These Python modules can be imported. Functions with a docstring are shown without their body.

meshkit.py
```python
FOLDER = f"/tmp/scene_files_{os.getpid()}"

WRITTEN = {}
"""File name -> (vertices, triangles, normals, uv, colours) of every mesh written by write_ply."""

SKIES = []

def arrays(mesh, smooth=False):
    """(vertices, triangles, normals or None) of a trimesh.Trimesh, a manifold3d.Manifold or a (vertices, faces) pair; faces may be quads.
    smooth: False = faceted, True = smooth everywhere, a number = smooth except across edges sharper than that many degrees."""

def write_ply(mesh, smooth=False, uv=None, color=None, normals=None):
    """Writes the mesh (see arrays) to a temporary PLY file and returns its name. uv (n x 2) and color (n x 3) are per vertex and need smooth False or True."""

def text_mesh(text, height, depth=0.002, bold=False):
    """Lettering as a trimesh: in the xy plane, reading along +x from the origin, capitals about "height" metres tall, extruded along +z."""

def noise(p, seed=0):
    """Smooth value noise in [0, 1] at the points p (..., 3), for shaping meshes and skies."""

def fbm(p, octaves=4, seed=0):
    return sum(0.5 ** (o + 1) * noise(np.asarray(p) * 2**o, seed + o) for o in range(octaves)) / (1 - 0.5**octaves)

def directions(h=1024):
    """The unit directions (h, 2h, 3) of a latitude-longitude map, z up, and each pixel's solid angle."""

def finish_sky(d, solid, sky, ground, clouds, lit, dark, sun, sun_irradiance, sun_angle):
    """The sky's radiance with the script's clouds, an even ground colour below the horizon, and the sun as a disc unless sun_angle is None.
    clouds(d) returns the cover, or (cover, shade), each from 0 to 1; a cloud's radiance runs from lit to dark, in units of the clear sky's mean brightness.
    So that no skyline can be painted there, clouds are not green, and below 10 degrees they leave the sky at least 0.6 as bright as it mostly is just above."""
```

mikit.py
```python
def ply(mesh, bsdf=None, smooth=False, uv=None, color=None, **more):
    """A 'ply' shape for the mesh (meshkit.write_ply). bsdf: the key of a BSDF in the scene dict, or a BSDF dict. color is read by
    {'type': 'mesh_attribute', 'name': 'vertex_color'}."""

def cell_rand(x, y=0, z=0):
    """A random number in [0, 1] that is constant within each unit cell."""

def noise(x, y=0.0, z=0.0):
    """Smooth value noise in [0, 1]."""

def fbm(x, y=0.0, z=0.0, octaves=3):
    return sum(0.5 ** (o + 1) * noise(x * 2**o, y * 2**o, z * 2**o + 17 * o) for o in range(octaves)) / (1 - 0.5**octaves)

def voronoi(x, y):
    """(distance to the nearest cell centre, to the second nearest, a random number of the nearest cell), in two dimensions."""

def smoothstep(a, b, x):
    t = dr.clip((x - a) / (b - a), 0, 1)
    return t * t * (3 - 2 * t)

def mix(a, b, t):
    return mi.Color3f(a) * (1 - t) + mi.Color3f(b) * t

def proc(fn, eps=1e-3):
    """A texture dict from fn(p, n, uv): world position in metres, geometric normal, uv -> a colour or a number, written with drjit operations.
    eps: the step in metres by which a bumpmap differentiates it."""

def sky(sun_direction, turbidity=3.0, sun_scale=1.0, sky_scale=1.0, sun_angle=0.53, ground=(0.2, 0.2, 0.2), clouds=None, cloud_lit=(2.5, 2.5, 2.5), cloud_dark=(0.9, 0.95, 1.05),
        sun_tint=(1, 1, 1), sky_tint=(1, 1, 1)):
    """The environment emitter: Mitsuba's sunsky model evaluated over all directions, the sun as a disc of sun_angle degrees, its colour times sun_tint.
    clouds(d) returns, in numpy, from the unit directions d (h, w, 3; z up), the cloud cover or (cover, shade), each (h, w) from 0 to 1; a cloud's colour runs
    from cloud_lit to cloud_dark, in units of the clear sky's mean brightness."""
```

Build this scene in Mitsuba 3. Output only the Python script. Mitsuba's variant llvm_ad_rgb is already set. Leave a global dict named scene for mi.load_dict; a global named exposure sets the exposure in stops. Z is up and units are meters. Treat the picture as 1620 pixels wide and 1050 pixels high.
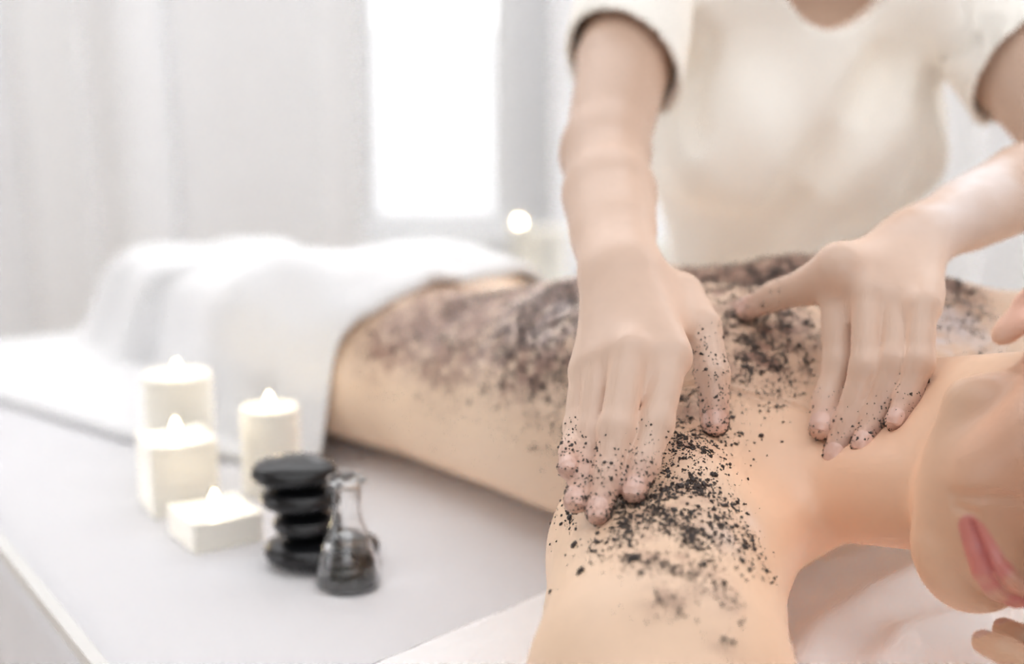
import math, numpy as np, trimesh, mitsuba as mi, drjit as dr, mikit, meshkit
from scipy import ndimage
from scipy.spatial import cKDTree

# ------------------------------------------------------------------ camera, light, exposure
# authoring frame: table top is z = 0, camera over the origin looking along +y, tilted down 12 degrees
Z0 = 0.78                                   # height of the table top above the floor
FPX, HC, PITCH = 2225.0, 0.42, math.radians(12)
CAM = np.array([0, 0, HC])
FWD = np.array([0, math.cos(PITCH), -math.sin(PITCH)])
UPV = np.array([0, math.sin(PITCH), math.cos(PITCH)])
T = mi.ScalarTransform4f
scene, labels = {}, {}
scene['camera'] = {'type': 'thinlens', 'fov': math.degrees(2 * math.atan(810 / FPX)), 'fov_axis': 'x',
                   'to_world': T().look_at(origin=[0, 0, HC + Z0], target=[0, float(FWD[1]), float(HC + Z0 + FWD[2])], up=[0, 0, 1]),
                   'aperture_radius': 0.0100, 'focus_distance': 0.87, 'near_clip': 0.02, 'far_clip': 100.0}
exposure = 2.83
scene['sky'] = mikit.sky([-0.5, 0.55, 0.6], turbidity=5.0, sun_scale=0.0, sun_angle=None, ground=(0.62, 0.62, 0.63),
                         clouds=lambda d: (np.ones(d.shape[:-1]), 0.25 * meshkit.fbm(d * 2.0, 3, 5)),
                         cloud_lit=(2.5, 2.5, 2.52), cloud_dark=(1.8, 1.85, 1.95))


def proj(p):
    q = np.asarray(p, float) - CAM
    z = q @ FWD
    return np.stack([810 + FPX * q[..., 0] / z, 525 - FPX * (q @ UPV) / z], -1)


def P(px, py, zc):
    """A point in the authoring frame at depth zc along the lens axis."""
    return CAM + zc * (FWD + (px - 810) / FPX * np.array([1.0, 0, 0]) - (py - 525) / FPX * UPV)


def onz(px, py, z=0.0):
    r = P(px, py, 1.0) - CAM
    return CAM + r * (z - HC) / r[2]


A = np.array


def unit(v):
    v = np.asarray(v, float)
    return v / np.linalg.norm(v)


# ------------------------------------------------------------------ registering
def put(key, mesh, bsdf, smooth=True, color=None, **more):
    """One entry of the scene from a mesh in the authoring frame."""
    if isinstance(mesh, trimesh.Trimesh):
        mesh = (np.array(mesh.vertices), np.array(mesh.faces))
    elif hasattr(mesh, 'to_mesh'):
        m = mesh.to_mesh()
        mesh = (np.array(m.vert_properties[:, :3], float), np.array(m.tri_verts))
    v, f = mesh
    v = np.array(v, float) + [0, 0, Z0]
    scene[key] = mikit.ply((v, f), bsdf, smooth=smooth, color=color, **more)
    return key


def tag(key, label=None, cat=None, group=None, kind=None):
    d = labels.setdefault(key, {})
    for k, x in (('label', label), ('category', cat), ('group', group), ('kind', kind)):
        if x:
            d[k] = x


def num(name, i):
    return name if i == 0 else f'{name}_{i:03d}'


# ------------------------------------------------------------------ implicit modelling
def smin(a, b, k):
    if k <= 0:
        return np.minimum(a, b)
    h = np.maximum(k - np.abs(a - b), 0) / k
    return np.minimum(a, b) - h * h * k * 0.25


def cone(p0, p1, r0, r1, k=0.0, up=None, flat=1.0):
    """Tapered capsule; with up and flat its section is an ellipse, radius*flat along up."""
    p0, p1 = A(p0, float), A(p1, float)
    ax = p1 - p0
    L2 = max(ax @ ax, 1e-12)
    if up is not None:
        un = unit(up - ax * (up @ ax) / L2)

    def d(X, Y, Z):
        qx, qy, qz = X - p0[0], Y - p0[1], Z - p0[2]
        t = np.clip((qx * ax[0] + qy * ax[1] + qz * ax[2]) / L2, 0, 1)
        qx, qy, qz = qx - t * ax[0], qy - t * ax[1], qz - t * ax[2]
        if up is not None:
            c = (qx * un[0] + qy * un[1] + qz * un[2])
            e = c * (1 / flat - 1)
            qx, qy, qz = qx + e * un[0], qy + e * un[1], qz + e * un[2]
            return (np.sqrt(qx * qx + qy * qy + qz * qz) - (r0 + t * (r1 - r0))) * min(1, (1 + flat) / 2)
        return np.sqrt(qx * qx + qy * qy + qz * qz) - (r0 + t * (r1 - r0))
    r = max(r0, r1) * max(flat, 1)
    return d, np.minimum(p0, p1) - r, np.maximum(p0, p1) + r, k


def ell(c, r, M=None, k=0.0):
    """Ellipsoid; the columns of M are its axes."""
    c, r = A(c, float), A(r, float)
    M = np.eye(3) if M is None else M

    def d(X, Y, Z):
        q = [(X - c[0]) * M[0, i] + (Y - c[1]) * M[1, i] + (Z - c[2]) * M[2, i] for i in range(3)]
        k0 = np.sqrt(sum((a / b) ** 2 for a, b in zip(q, r)))
        k1 = np.sqrt(sum((a / b ** 2) ** 2 for a, b in zip(q, r))) + 1e-9
        return k0 * (k0 - 1) / k1
    ext = np.sqrt(((M * r) ** 2).sum(1))
    return d, c - ext, c + ext, k


def chain(pts, rads, k=0.0):
    return [cone(pts[i], pts[i + 1], rads[i], rads[i + 1], k if i else 0.0) for i in range(len(pts) - 1)]


class Field:
    """Distance field on a rectilinear grid."""

    def __init__(self, xs, ys, zs):
        self.g = [A(xs, float), A(ys, float), A(zs, float)]
        self.F = np.full([len(x) for x in self.g], 9.0, np.float32)

    def box(self, lo, hi, pad):
        s = []
        for g, a, b in zip(self.g, lo, hi):
            i0, i1 = np.searchsorted(g, a - pad) - 2, np.searchsorted(g, b + pad) + 2
            s.append(slice(max(i0, 0), min(max(i1, 0), len(g))))
        return tuple(s)

    def coords(self, s):
        x, y, z = (g[q].astype(np.float32) for g, q in zip(self.g, s))
        return x[:, None, None], y[None, :, None], z[None, None, :]

    def add(self, prims, k=None, into=None):
        F = self.F if into is None else into
        for d, lo, hi, kk in prims:
            kk = kk if k is None else k
            s = self.box(lo, hi, max(kk, 0.004))
            if any(q.stop <= q.start for q in s):
                continue
            F[s] = smin(F[s], d(*self.coords(s)).astype(np.float32), kk)

    def part(self, lo, hi):
        s = self.box(A(lo), A(hi), 0.0)
        return Field(*(g[q] for g, q in zip(self.g, s))), s

    def merge(self, sub, s, k):
        self.F[s] = smin(self.F[s], sub.F, np.float32(k))

    def join(self, G, k):
        self.F = smin(self.F, G, np.float32(k))

    def cut(self, prims, k):
        for d, lo, hi, _ in prims:
            s = self.box(lo, hi, max(k, 0.004))
            if any(q.stop <= q.start for q in s):
                continue
            self.F[s] = -smin(-self.F[s], d(*self.coords(s)).astype(np.float32), k)

    def groove(self, pts, amp, width):
        """Pushes the surface in (amp > 0) or out along a polyline."""
        pts = A(pts, float)
        s = self.box(pts.min(0), pts.max(0), 3 * width)
        if any(q.stop <= q.start for q in s):
            return
        X = self.coords(s)
        D = np.full(self.F[s].shape, 9.0, np.float32)
        for a, b in zip(pts[:-1], pts[1:]):
            D = np.minimum(D, cone(a, b, 0, 0)[0](*X))
        self.F[s] += (amp * np.exp(-(D / width) ** 2)).astype(np.float32)

    def at(self, p):
        p = np.atleast_2d(p)
        ix = [np.interp(p[:, i], g, np.arange(len(g))) for i, g in enumerate(self.g)]
        return ndimage.map_coordinates(self.F, ix, order=1)

    def grad(self, p, e=0.003):
        p = np.atleast_2d(p)
        g = np.stack([self.at(p + e * np.eye(3)[i]) - self.at(p - e * np.eye(3)[i]) for i in range(3)], -1)
        return g / (np.linalg.norm(g, axis=1, keepdims=True) + 1e-9)

    def shoot(self, o, d, lo, hi, n=200, iso=0.0):
        """First distance along each ray at which the field falls under iso; nan where none."""
        o, d = np.atleast_2d(o), np.atleast_2d(d)
        t = np.linspace(lo, hi, n)
        v = self.at((o[:, None] + d[:, None] * t[None, :, None]).reshape(-1, 3)).reshape(len(o), n) - iso
        hit = (v[:, :-1] > 0) & (v[:, 1:] <= 0)
        i = hit.argmax(1)
        a, b = np.take_along_axis(v, i[:, None], 1)[:, 0], np.take_along_axis(v, i[:, None] + 1, 1)[:, 0]
        out = t[i] + (t[1] - t[0]) * a / np.maximum(a - b, 1e-9)
        return np.where(hit.any(1), out, np.nan)

    def mesh(self, smooth=1):
        return surface_net(self.F, self.g, smooth)


def surface_net(F, g, smooth=1):
    S = F < 0
    n = np.zeros([a - 1 for a in S.shape], np.uint8)
    for i in (0, 1):
        for j in (0, 1):
            for k in (0, 1):
                n += S[i:S.shape[0] - 1 + i, j:S.shape[1] - 1 + j, k:S.shape[2] - 1 + k]
    act = np.flatnonzero((n > 0) & (n < 8))
    I = np.stack(np.unravel_index(act, n.shape), 1)
    c = np.zeros((len(I), 2, 2, 2), np.float32)
    for i in (0, 1):
        for j in (0, 1):
            for k in (0, 1):
                c[:, i, j, k] = F[I[:, 0] + i, I[:, 1] + j, I[:, 2] + k]
    acc, cnt = np.zeros((len(I), 3)), np.zeros(len(I))
    for ax in range(3):
        m = np.moveaxis(c, ax + 1, 1)
        for u in (0, 1):
            for w in (0, 1):
                a, b = m[:, 0, u, w], m[:, 1, u, w]
                x = (a < 0) != (b < 0)
                t = np.where(x, a / np.where(x, a - b, 1), 0)
                o = [i for i in range(3) if i != ax]
                acc[:, ax] += np.where(x, t, 0)
                acc[:, o[0]] += x * u
                acc[:, o[1]] += x * w
                cnt += x
    fr = acc / cnt[:, None]
    V = np.stack([g[i][I[:, i]] + fr[:, i] * np.diff(g[i])[I[:, i]] for i in range(3)], 1)
    Q = []
    for ax in range(3):
        o = [(ax + 1) % 3, (ax + 2) % 3]
        a, b = np.moveaxis(S, ax, 0)[:-1], np.moveaxis(S, ax, 0)[1:]
        e = np.argwhere(np.moveaxis(a != b, 0, ax))
        e = e[(e[:, o[0]] > 0) & (e[:, o[1]] > 0) & (e[:, o[0]] < n.shape[o[0]]) & (e[:, o[1]] < n.shape[o[1]])]
        q = []
        for da, db in ((0, 0), (1, 0), (1, 1), (0, 1)):
            z = e.copy()
            z[:, o[0]] -= da
            z[:, o[1]] -= db
            q.append(np.searchsorted(act, np.ravel_multi_index(z.T, n.shape)))
        q = np.stack(q, 1)
        inside = S[tuple(e.T)]
        Q.append(np.where(inside[:, None], q, q[:, ::-1]))
    Q = np.vstack(Q)
    for _ in range(smooth):                       # light smoothing along quad edges
        acc, cnt = np.zeros_like(V), np.zeros(len(V))
        for a, b in ((0, 1), (1, 2), (2, 3), (3, 0)):
            for u, w in ((a, b), (b, a)):
                for k in range(3):
                    acc[:, k] += np.bincount(Q[:, u], V[Q[:, w], k], len(V))
                cnt += np.bincount(Q[:, u], minlength=len(V))
        V = V * 0.5 + 0.5 * acc / np.maximum(cnt, 1)[:, None]
    return V, np.vstack([Q[:, [0, 1, 2]], Q[:, [0, 2, 3]]])


def steps(*segs):
    """Grid coordinates: steps(x0, (x1, step), (x2, step), ...)."""
    out = [A([segs[0]])]
    for x1, st in segs[1:]:
        x0 = out[-1][-1]
        n = max(1, int(round((x1 - x0) / st)))
        out.append(np.linspace(x0, x1, n + 1)[1:])
    return np.concatenate(out)


def dist2(p, c):
    return (p[:, 0] - c[0]) ** 2 + (p[:, 1] - c[1]) ** 2 + (p[:, 2] - c[2]) ** 2


def gauss(p, c, s):
    return np.exp(-dist2(p, c) / s ** 2)

# ------------------------------------------------------------------ materials
def mat(key, **kw):
    scene[key] = {'type': 'twosided', 'b': {'type': 'principled', **kw}} if kw.pop('two', True) else {'type': 'principled', **kw}


def rgb(r, g, b):
    return {'type': 'rgb', 'value': [r, g, b]}


def bumped(key, fn, scale, eps=1e-3, **kw):
    scene[key] = {'type': 'twosided', 'b': {'type': 'bumpmap', 'arbitrary': mikit.proc(fn, eps), 'scale': scale, 'bsdf': {'type': 'principled', **kw}}}


VC = {'type': 'mesh_attribute', 'name': 'vertex_color'}
bumped('skin', lambda p, n, uv: mikit.fbm(p.x * 700, p.y * 700, p.z * 700, 2), 0.00022, 5e-4, base_color=VC, roughness=0.40, specular=0.5, flatness=0.4, clearcoat=0.25, clearcoat_gloss=0.75)
mat('nail', base_color=rgb(0.58, 0.375, 0.31), roughness=0.28, specular=0.6, clearcoat=0.6, clearcoat_gloss=0.9)
mat('grounds', base_color=rgb(0.022, 0.012, 0.009), roughness=0.45, specular=0.5)
mat('grounds_brown', base_color=rgb(0.075, 0.034, 0.020), roughness=0.5, specular=0.4)
mat('hair', base_color=rgb(0.05, 0.03, 0.02), roughness=0.5)
bumped('sheet', lambda p, n, uv: mikit.fbm(p.x * 90, p.y * 90, p.z * 90, 2), 0.0006, 2e-3, base_color=rgb(0.72, 0.715, 0.735), roughness=0.8, specular=0.2, sheen=0.3)
bumped('terry', lambda p, n, uv: mikit.fbm(p.x * 420, p.y * 420, p.z * 420, 2), 0.0022, 6e-4, base_color=rgb(0.93, 0.925, 0.93), roughness=0.95, specular=0.1, sheen=0.6)
bumped('soft_cotton', lambda p, n, uv: mikit.fbm(p.x * 160, p.y * 160, p.z * 160, 2), 0.0015, 1e-3, base_color=rgb(0.77, 0.77, 0.78), roughness=0.95, specular=0.1, sheen=0.5)
bumped('shirt', lambda p, n, uv: mikit.fbm(p.x * 300, p.y * 300, p.z * 300, 2), 0.0004, 1e-3, base_color=rgb(0.87, 0.84, 0.785), roughness=0.85, specular=0.2, sheen=0.4)
mat('trousers', base_color=rgb(0.80, 0.79, 0.77), roughness=0.9)
mat('shoe', base_color=rgb(0.7, 0.7, 0.7), roughness=0.5)
mat('plaster', base_color=mikit.proc(lambda p, n, uv: mi.Color3f(0.80, 0.80, 0.805) * (0.97 + 0.05 * mikit.fbm(p.x * 3, p.y * 3, p.z * 3, 3))), roughness=0.9)
mat('taupe_paint', base_color=rgb(0.62, 0.60, 0.58), roughness=0.9)
mat('floor_wood', base_color=mikit.proc(lambda p, n, uv: mikit.mix((0.30, 0.23, 0.17), (0.42, 0.34, 0.26), mikit.fbm(p.x * 3, p.y * 40, 0, 3))), roughness=0.5)
mat('white_paint', base_color=rgb(0.82, 0.82, 0.82), roughness=0.4)
mat('curtain_cloth', base_color=rgb(0.93, 0.935, 0.945), roughness=0.9, specular=0.1)
scene['sheer_cloth'] = {'type': 'principledthin', 'base_color': rgb(0.9, 0.9, 0.91), 'roughness': 0.9, 'diff_trans': 1.0, 'spec_trans': 0.0}
scene['pane_glass'] = {'type': 'thindielectric', 'int_ior': 1.5}
scene['glass'] = {'type': 'dielectric', 'int_ior': 1.5, 'ext_ior': 1.0}
scene['water'] = {'type': 'dielectric', 'int_ior': 1.33, 'ext_ior': 1.0}
mat('wax', base_color=rgb(0.93, 0.90, 0.82), roughness=0.4, specular=0.4, flatness=0.8)
mat('wax_pool', base_color=rgb(0.90, 0.84, 0.72), roughness=0.12, specular=0.5)
mat('wick', base_color=rgb(0.03, 0.025, 0.02), roughness=0.9)
bumped('basalt', lambda p, n, uv: mikit.fbm(p.x * 500, p.y * 500, p.z * 500, 2), 0.00008, 8e-4, base_color=rgb(0.006, 0.0065, 0.0075), roughness=0.20, specular=0.5)
mat('lash', base_color=rgb(0.03, 0.02, 0.015), roughness=0.6)
mat('wood_leg', base_color=mikit.proc(lambda p, n, uv: mikit.mix((0.35, 0.22, 0.12), (0.48, 0.32, 0.19), mikit.fbm(p.x * 30, p.y * 30, p.z * 4, 3))), roughness=0.5)
mat('vinyl', base_color=rgb(0.75, 0.74, 0.72), roughness=0.5)

# table axes
E_AX = unit([-0.54, 0.842, 0])               # along the table towards the feet
N_AX = unit([-0.842, -0.54, 0])              # across the table towards the camera
TB0 = A([-0.263, 0.888, 0.0]) + N_AX * .020                # a point on the near long edge


def tb(s, l, z=0.0):
    """s along the table from TB0, l inwards from the near edge."""
    return TB0 + E_AX * s - N_AX * l + [0, 0, z]


# ------------------------------------------------------------------ room
def boxmesh(lo, hi, r=0.0):
    lo, hi = A(lo, float), A(hi, float)
    m = trimesh.creation.box(extents=hi - lo)
    m.apply_translation((lo + hi) / 2)
    return m


CL0, CL1, CL2 = -0.2, 1.05, 1.95            # edges of the unseen roof openings, added for light
YB = 3.35                                    # back wall


def struct(key, mesh, bsdf, **kw):
    put(key, mesh, bsdf, **kw)
    tag(key, kind='structure')


struct('floor', boxmesh([-2.6, -1.2, -Z0 - 0.1], [2.6, YB + 0.15, -Z0]), 'floor_wood', smooth=False)
WX0, WX1, WZ0, WZ1 = -0.37, 0.0, -0.05, 1.45     # back window opening (authoring frame)


def box_m(lo, hi):
    import manifold3d as m3
    lo, hi = A(lo, float), A(hi, float)
    return m3.Manifold.cube(list(hi - lo)).translate(list(lo))


struct('wall_back', box_m([-2.6, YB, -Z0], [2.6, YB + 0.15, 1.9]) - box_m([WX0, YB - 0.1, WZ0], [WX1, YB + 0.3, WZ1]), 'plaster', smooth=False)
struct('wall_front', box_m([-2.6, -1.35, -Z0], [2.75, -1.2, 1.9]) - box_m([-.6, -1.5, .35], [1.8, -1.1, 1.6]), 'taupe_paint', smooth=False)  # unseen opening added to bring fill light from the front
struct('ceiling', box_m([-2.6, -1.35, 1.9], [2.75, YB + 0.15, 2.0]) - box_m([-1.0, CL0, 1.8], [2.3, CL1, 2.1]) - box_m([-2.4, CL2, 1.8], [2.5, YB - 0.02, 2.1]), 'plaster', smooth=False)   # two unseen openings added to light the table and the curtains
struct('wall_left', box_m([-2.75, -1.35, -Z0], [-2.6, YB + 0.15, 1.9]) - box_m([-2.9, -0.3, -.55], [-2.5, 1.15, 1.15]), 'taupe_paint', smooth=False)  # unseen opening, shaped for the light it throws from the left
struct('wall_right', boxmesh([2.6, -1.2, -Z0], [2.75, YB + 0.15, 1.9]), 'plaster', smooth=False)
struct('baseboard_back', boxmesh([-2.6, YB - 0.015, -Z0], [2.6, YB, -Z0 + 0.12]), 'white_paint', smooth=False)
fw = 0.045
frame = box_m([WX0, YB + 0.03, WZ0], [WX1, YB + 0.10, WZ1]) - box_m([WX0 + fw, YB - 0.1, WZ0 + fw], [WX1 - fw, YB + 0.3, WZ1 - fw])
for zc_ in (0.42, 0.92):
    frame = frame + box_m([WX0 + fw, YB + 0.05, zc_ - 0.005], [WX1 - fw, YB + 0.08, zc_ + 0.005])
struct('window_1', frame, 'white_paint', smooth=False)
struct('window_1__pane', boxmesh([WX0 + fw, YB + 0.062, WZ0 + fw], [WX1 - fw, YB + 0.064, WZ1 - fw]), 'pane_glass', smooth=False)
struct('window_1__sill', boxmesh([WX0 - 0.03, YB - 0.05, WZ0 - 0.03], [WX1 + 0.03, YB + 0.03, WZ0]), 'white_paint', smooth=False)


def curtain(key, x0, x1, y, z0, z1, waves, amp, seed, label, slant=0.0, bsdf='curtain_cloth', group=None):
    n, m = 260, 24
    u, w = np.meshgrid(np.linspace(0, 1, n), np.linspace(0, 1, m), indexing='ij')
    ph = 2 * np.pi * (waves * u + 0.35 * np.sin(2 * np.pi * u * 1.7 + seed) + 0.18 * np.sin(9 * u + 2.1 * seed))
    yy = y + amp * (np.sin(ph) + 0.3 * np.sin(2.3 * ph + seed)) * (0.75 + 0.35 * w) + 0.01 * np.sin(5 * w + 7 * u)
    xx = x0 + (x1 - x0) * u + amp * 0.5 * np.cos(ph) + slant * w
    v = np.stack([xx, yy, z1 + (z0 - z1) * w], -1).reshape(-1, 3)
    idx = np.arange(n * m).reshape(n, m)
    f = np.stack([idx[:-1, :-1], idx[1:, :-1], idx[1:, 1:], idx[:-1, 1:]], -1).reshape(-1, 4)
    put(key, (v, np.vstack([f[:, [0, 1, 2]], f[:, [0, 2, 3]]])), bsdf, smooth=True)
    tag(key, label, 'curtain', group)


curtain('curtain', -1.62, -0.36, YB - 0.18, -Z0 + 0.01, 1.85, 4.2, 0.085, 1.0, 'long white pleated curtain hanging left of the bright window', slant=0.05)
curtain('curtain_001', 0.05, 1.9, YB - 0.16, -Z0 + 0.01, 1.85, 9.0, 0.05, 2.3, 'long white pleated curtain hanging behind the person in the cream shirt', slant=0.03)
rod = trimesh.creation.cylinder(radius=0.012, segment=[[-1.75, YB - 0.16, 1.87], [2.0, YB - 0.16, 1.87]])
put('curtain_rod', rod, 'white_paint', smooth=40)
tag('curtain_rod', 'white curtain rod above the window', 'curtain rod')

# white sideboard under the window edge, candles stand on it
SBZ = -0.13
sb = box_m([0.0, 2.75, SBZ - 0.03], [0.62, 3.12, SBZ]) + box_m([0.02, 2.77, -Z0 + 0.08], [0.60, 3.10, SBZ - 0.03]) + box_m([0.05, 2.80, -Z0], [0.57, 3.08, -Z0 + 0.08])
put('sideboard', sb, 'white_paint', smooth=False)
tag('sideboard', 'low white sideboard behind the massage table under small candles', 'sideboard')
for i_ in range(2):
    put(num('sideboard__door', i_), boxmesh([0.03 + 0.285 * i_, 2.755, -Z0 + 0.1], [0.30 + 0.285 * i_, 2.77, SBZ - 0.05]), 'white_paint', smooth=False)

# ------------------------------------------------------------------ heads
def head(fd, O, R_, N_, C_, k0=0.02):
    """Adds a head to a field; returns a function that turns head coordinates (right, front, up) into a point."""
    M = np.stack([R_, N_, C_], 1)
    h = lambda *p: O + M @ A(p, float)
    e = lambda c, r, k: ell(h(*c), r, M, k)
    H, box_ = fd.part(O - .175, O + .175)
    pr = [e((0, -.012, .048), (.073, .094, .080), 0), e((0, .028, .015), (.062, .062, .085), .03)]
    for s in (-1, 1):
        pr += [cone(h(.050 * s, .012, -.052), h(.016 * s, .066, -.097), .020, .020, .02)]
        pr += [e((.042 * s, .056, -.006), (.025, .026, .024), .02), e((.036 * s, .060, -.040), (.026, .026, .028), .02)]
    pr += [e((0, .040, -.068), (.050, .048, .040), .025), e((0, .078, -.100), (.024, .019, .019), .016), e((0, .074, -.062), (.036, .023, .026), .015)]
    pr += [cone(h(0, .084, .022), h(0, .105, -.022), .008, .0115, .010)]
    for s in (-1, 1):
        pr += [e((.012 * s, .095, -.027), (.008, .011, .008), .006)]
        pr += [e((.032 * s, .086, .043), (.022, .008, .006), .010)]
    H.add(pr)
    for s in (-1, 1):
        H.cut([e((.031 * s, .092, .024), (.017, .014, .011), 0)], .010)
        H.add([e((.031 * s, .073, .023), (.0145, .0125, .0115), .004)])
        H.groove([h(.018 * s, .083, .019), h(.031 * s, .0865, .0155), h(.045 * s, .078, .019)], .0012, .0016)
        # ear: plate, rim, hollow, lobe
        eo = lambda c, r, k, s=s: e((c[0] - .006 * s, c[1] - .002, c[2] + .013), r, k)
        ho = lambda a_, b_, c_, s=s: h(a_ - .006 * s, b_ - .002, c_ + .013)
        er = [eo((.077 * s, -.014, .004), (.007, .019, .030), .006)]
        rim = [ho(.076 * s, -.001, .012), ho(.082 * s, .000, .028), ho(.086 * s, -.014, .036), ho(.088 * s, -.030, .026), ho(.086 * s, -.032, .008), ho(.081 * s, -.020, -.016), ho(.077 * s, -.008, -.026)]
        er += chain(rim, [.003, .0035, .004, .0042, .0040, .0042, .0050], .003)
        er += [eo((.078 * s, -.008, -.027), (.0055, .010, .011), .006)]
        H.add(er)
        H.cut([eo((.087 * s, -.012, .000), (.007, .009, .014), 0), eo((.090 * s, -.018, .020), (.006, .007, .009), 0)], .004)
        H.add([eo((.079 * s, .001, -.004), (.004, .004, .007), .004)])
    sym = lambda q: [h(-x, y, z) for x, y, z in q[:-1]] + [h(x, y, z) for x, y, z in q[::-1]]
    up = sym([(.034, .0865, -.0565), (.016, .0970, -.0588), (.005, .1000, -.0585), (0, .1000, -.0598)])
    lo = sym([(.034, .0855, -.0605), (.024, .0910, -.0650), (.012, .0960, -.0698), (0, .0980, -.0716)])
    mid = sym([(.0375, .0860, -.0578), (.026, .0950, -.0603), (.013, .1030, -.0632), (0, .1055, -.0648)])
    ru, rl = [.002, .0040, .0048, .0044], [.002, .0055, .0072, .0078]
    H.add(chain(up, ru + ru[-2::-1], .003), .003)
    H.add(chain(lo, rl + rl[-2::-1], .003), .003)
    H.groove(mid, .0032, .0016)
    for s in (-1, 1):
        H.groove([h(.0462 * s, .0775, -.0638), h(.0417 * s, .0848, -.0523)], .0034, .0024)      # smile corner
        H.groove([h(.0510 * s, .0740, -.062), h(.0481 * s, .0833, -.0396), h(.0383 * s, .0860, -.0236), h(.024 * s, .0930, -.020)], .0056, .0028)
    H.groove([h(-.014, .090, -.086), h(0, .093, -.087), h(.014, .090, -.086)], .0018, .006)
    fd.merge(H, box_, k0)
    return h, up, lo, mid


def polydist(p, pts):
    D = np.full(len(p), 9.0)
    for a, b in zip(pts[:-1], pts[1:]):
        a, b = A(a), A(b)
        t = np.clip(((p - a) @ (b - a)) / ((b - a) @ (b - a)), 0, 1)
        D = np.minimum(D, np.linalg.norm(p - a - t[:, None] * (b - a), axis=1))
    return D


# ------------------------------------------------------------------ the person lying on the table
spine = A([[0.285, 1.035], [0.20, 1.118], [0.12, 1.20], [0.04, 1.29], [-0.02, 1.365], [-0.09, 1.455], [-0.17, 1.57], [-0.21, 1.63]])
#            C7    T4     T8     L1    L4    sacrum  seat   thigh
t_w = A([0.105, 0.150, 0.155, 0.140, 0.138, 0.165, 0.170, 0.15])
t_z = A([0.195, 0.222, 0.218, 0.190, 0.168, 0.170, 0.175, 0.15])
t_b = A([0.100, 0.020, 0.0, 0.0, 0.0, 0.0, 0.0, 0.0])
fc = Field(steps(-0.75, (-0.25, 0.008), (-0.03, 0.004), (0.19, 0.0019), (0.40, 0.0014), (0.56, 0.004), (0.80, 0.008)),
           steps(0.40, (0.56, 0.006), (0.68, 0.003), (0.83, 0.0014), (1.08, 0.0019), (1.45, 0.0035), (2.32, 0.009)), steps(-0.02, (0.03, 0.004), (0.08, 0.0019), (0.24, 0.0015), (0.34, 0.0019)))


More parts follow.
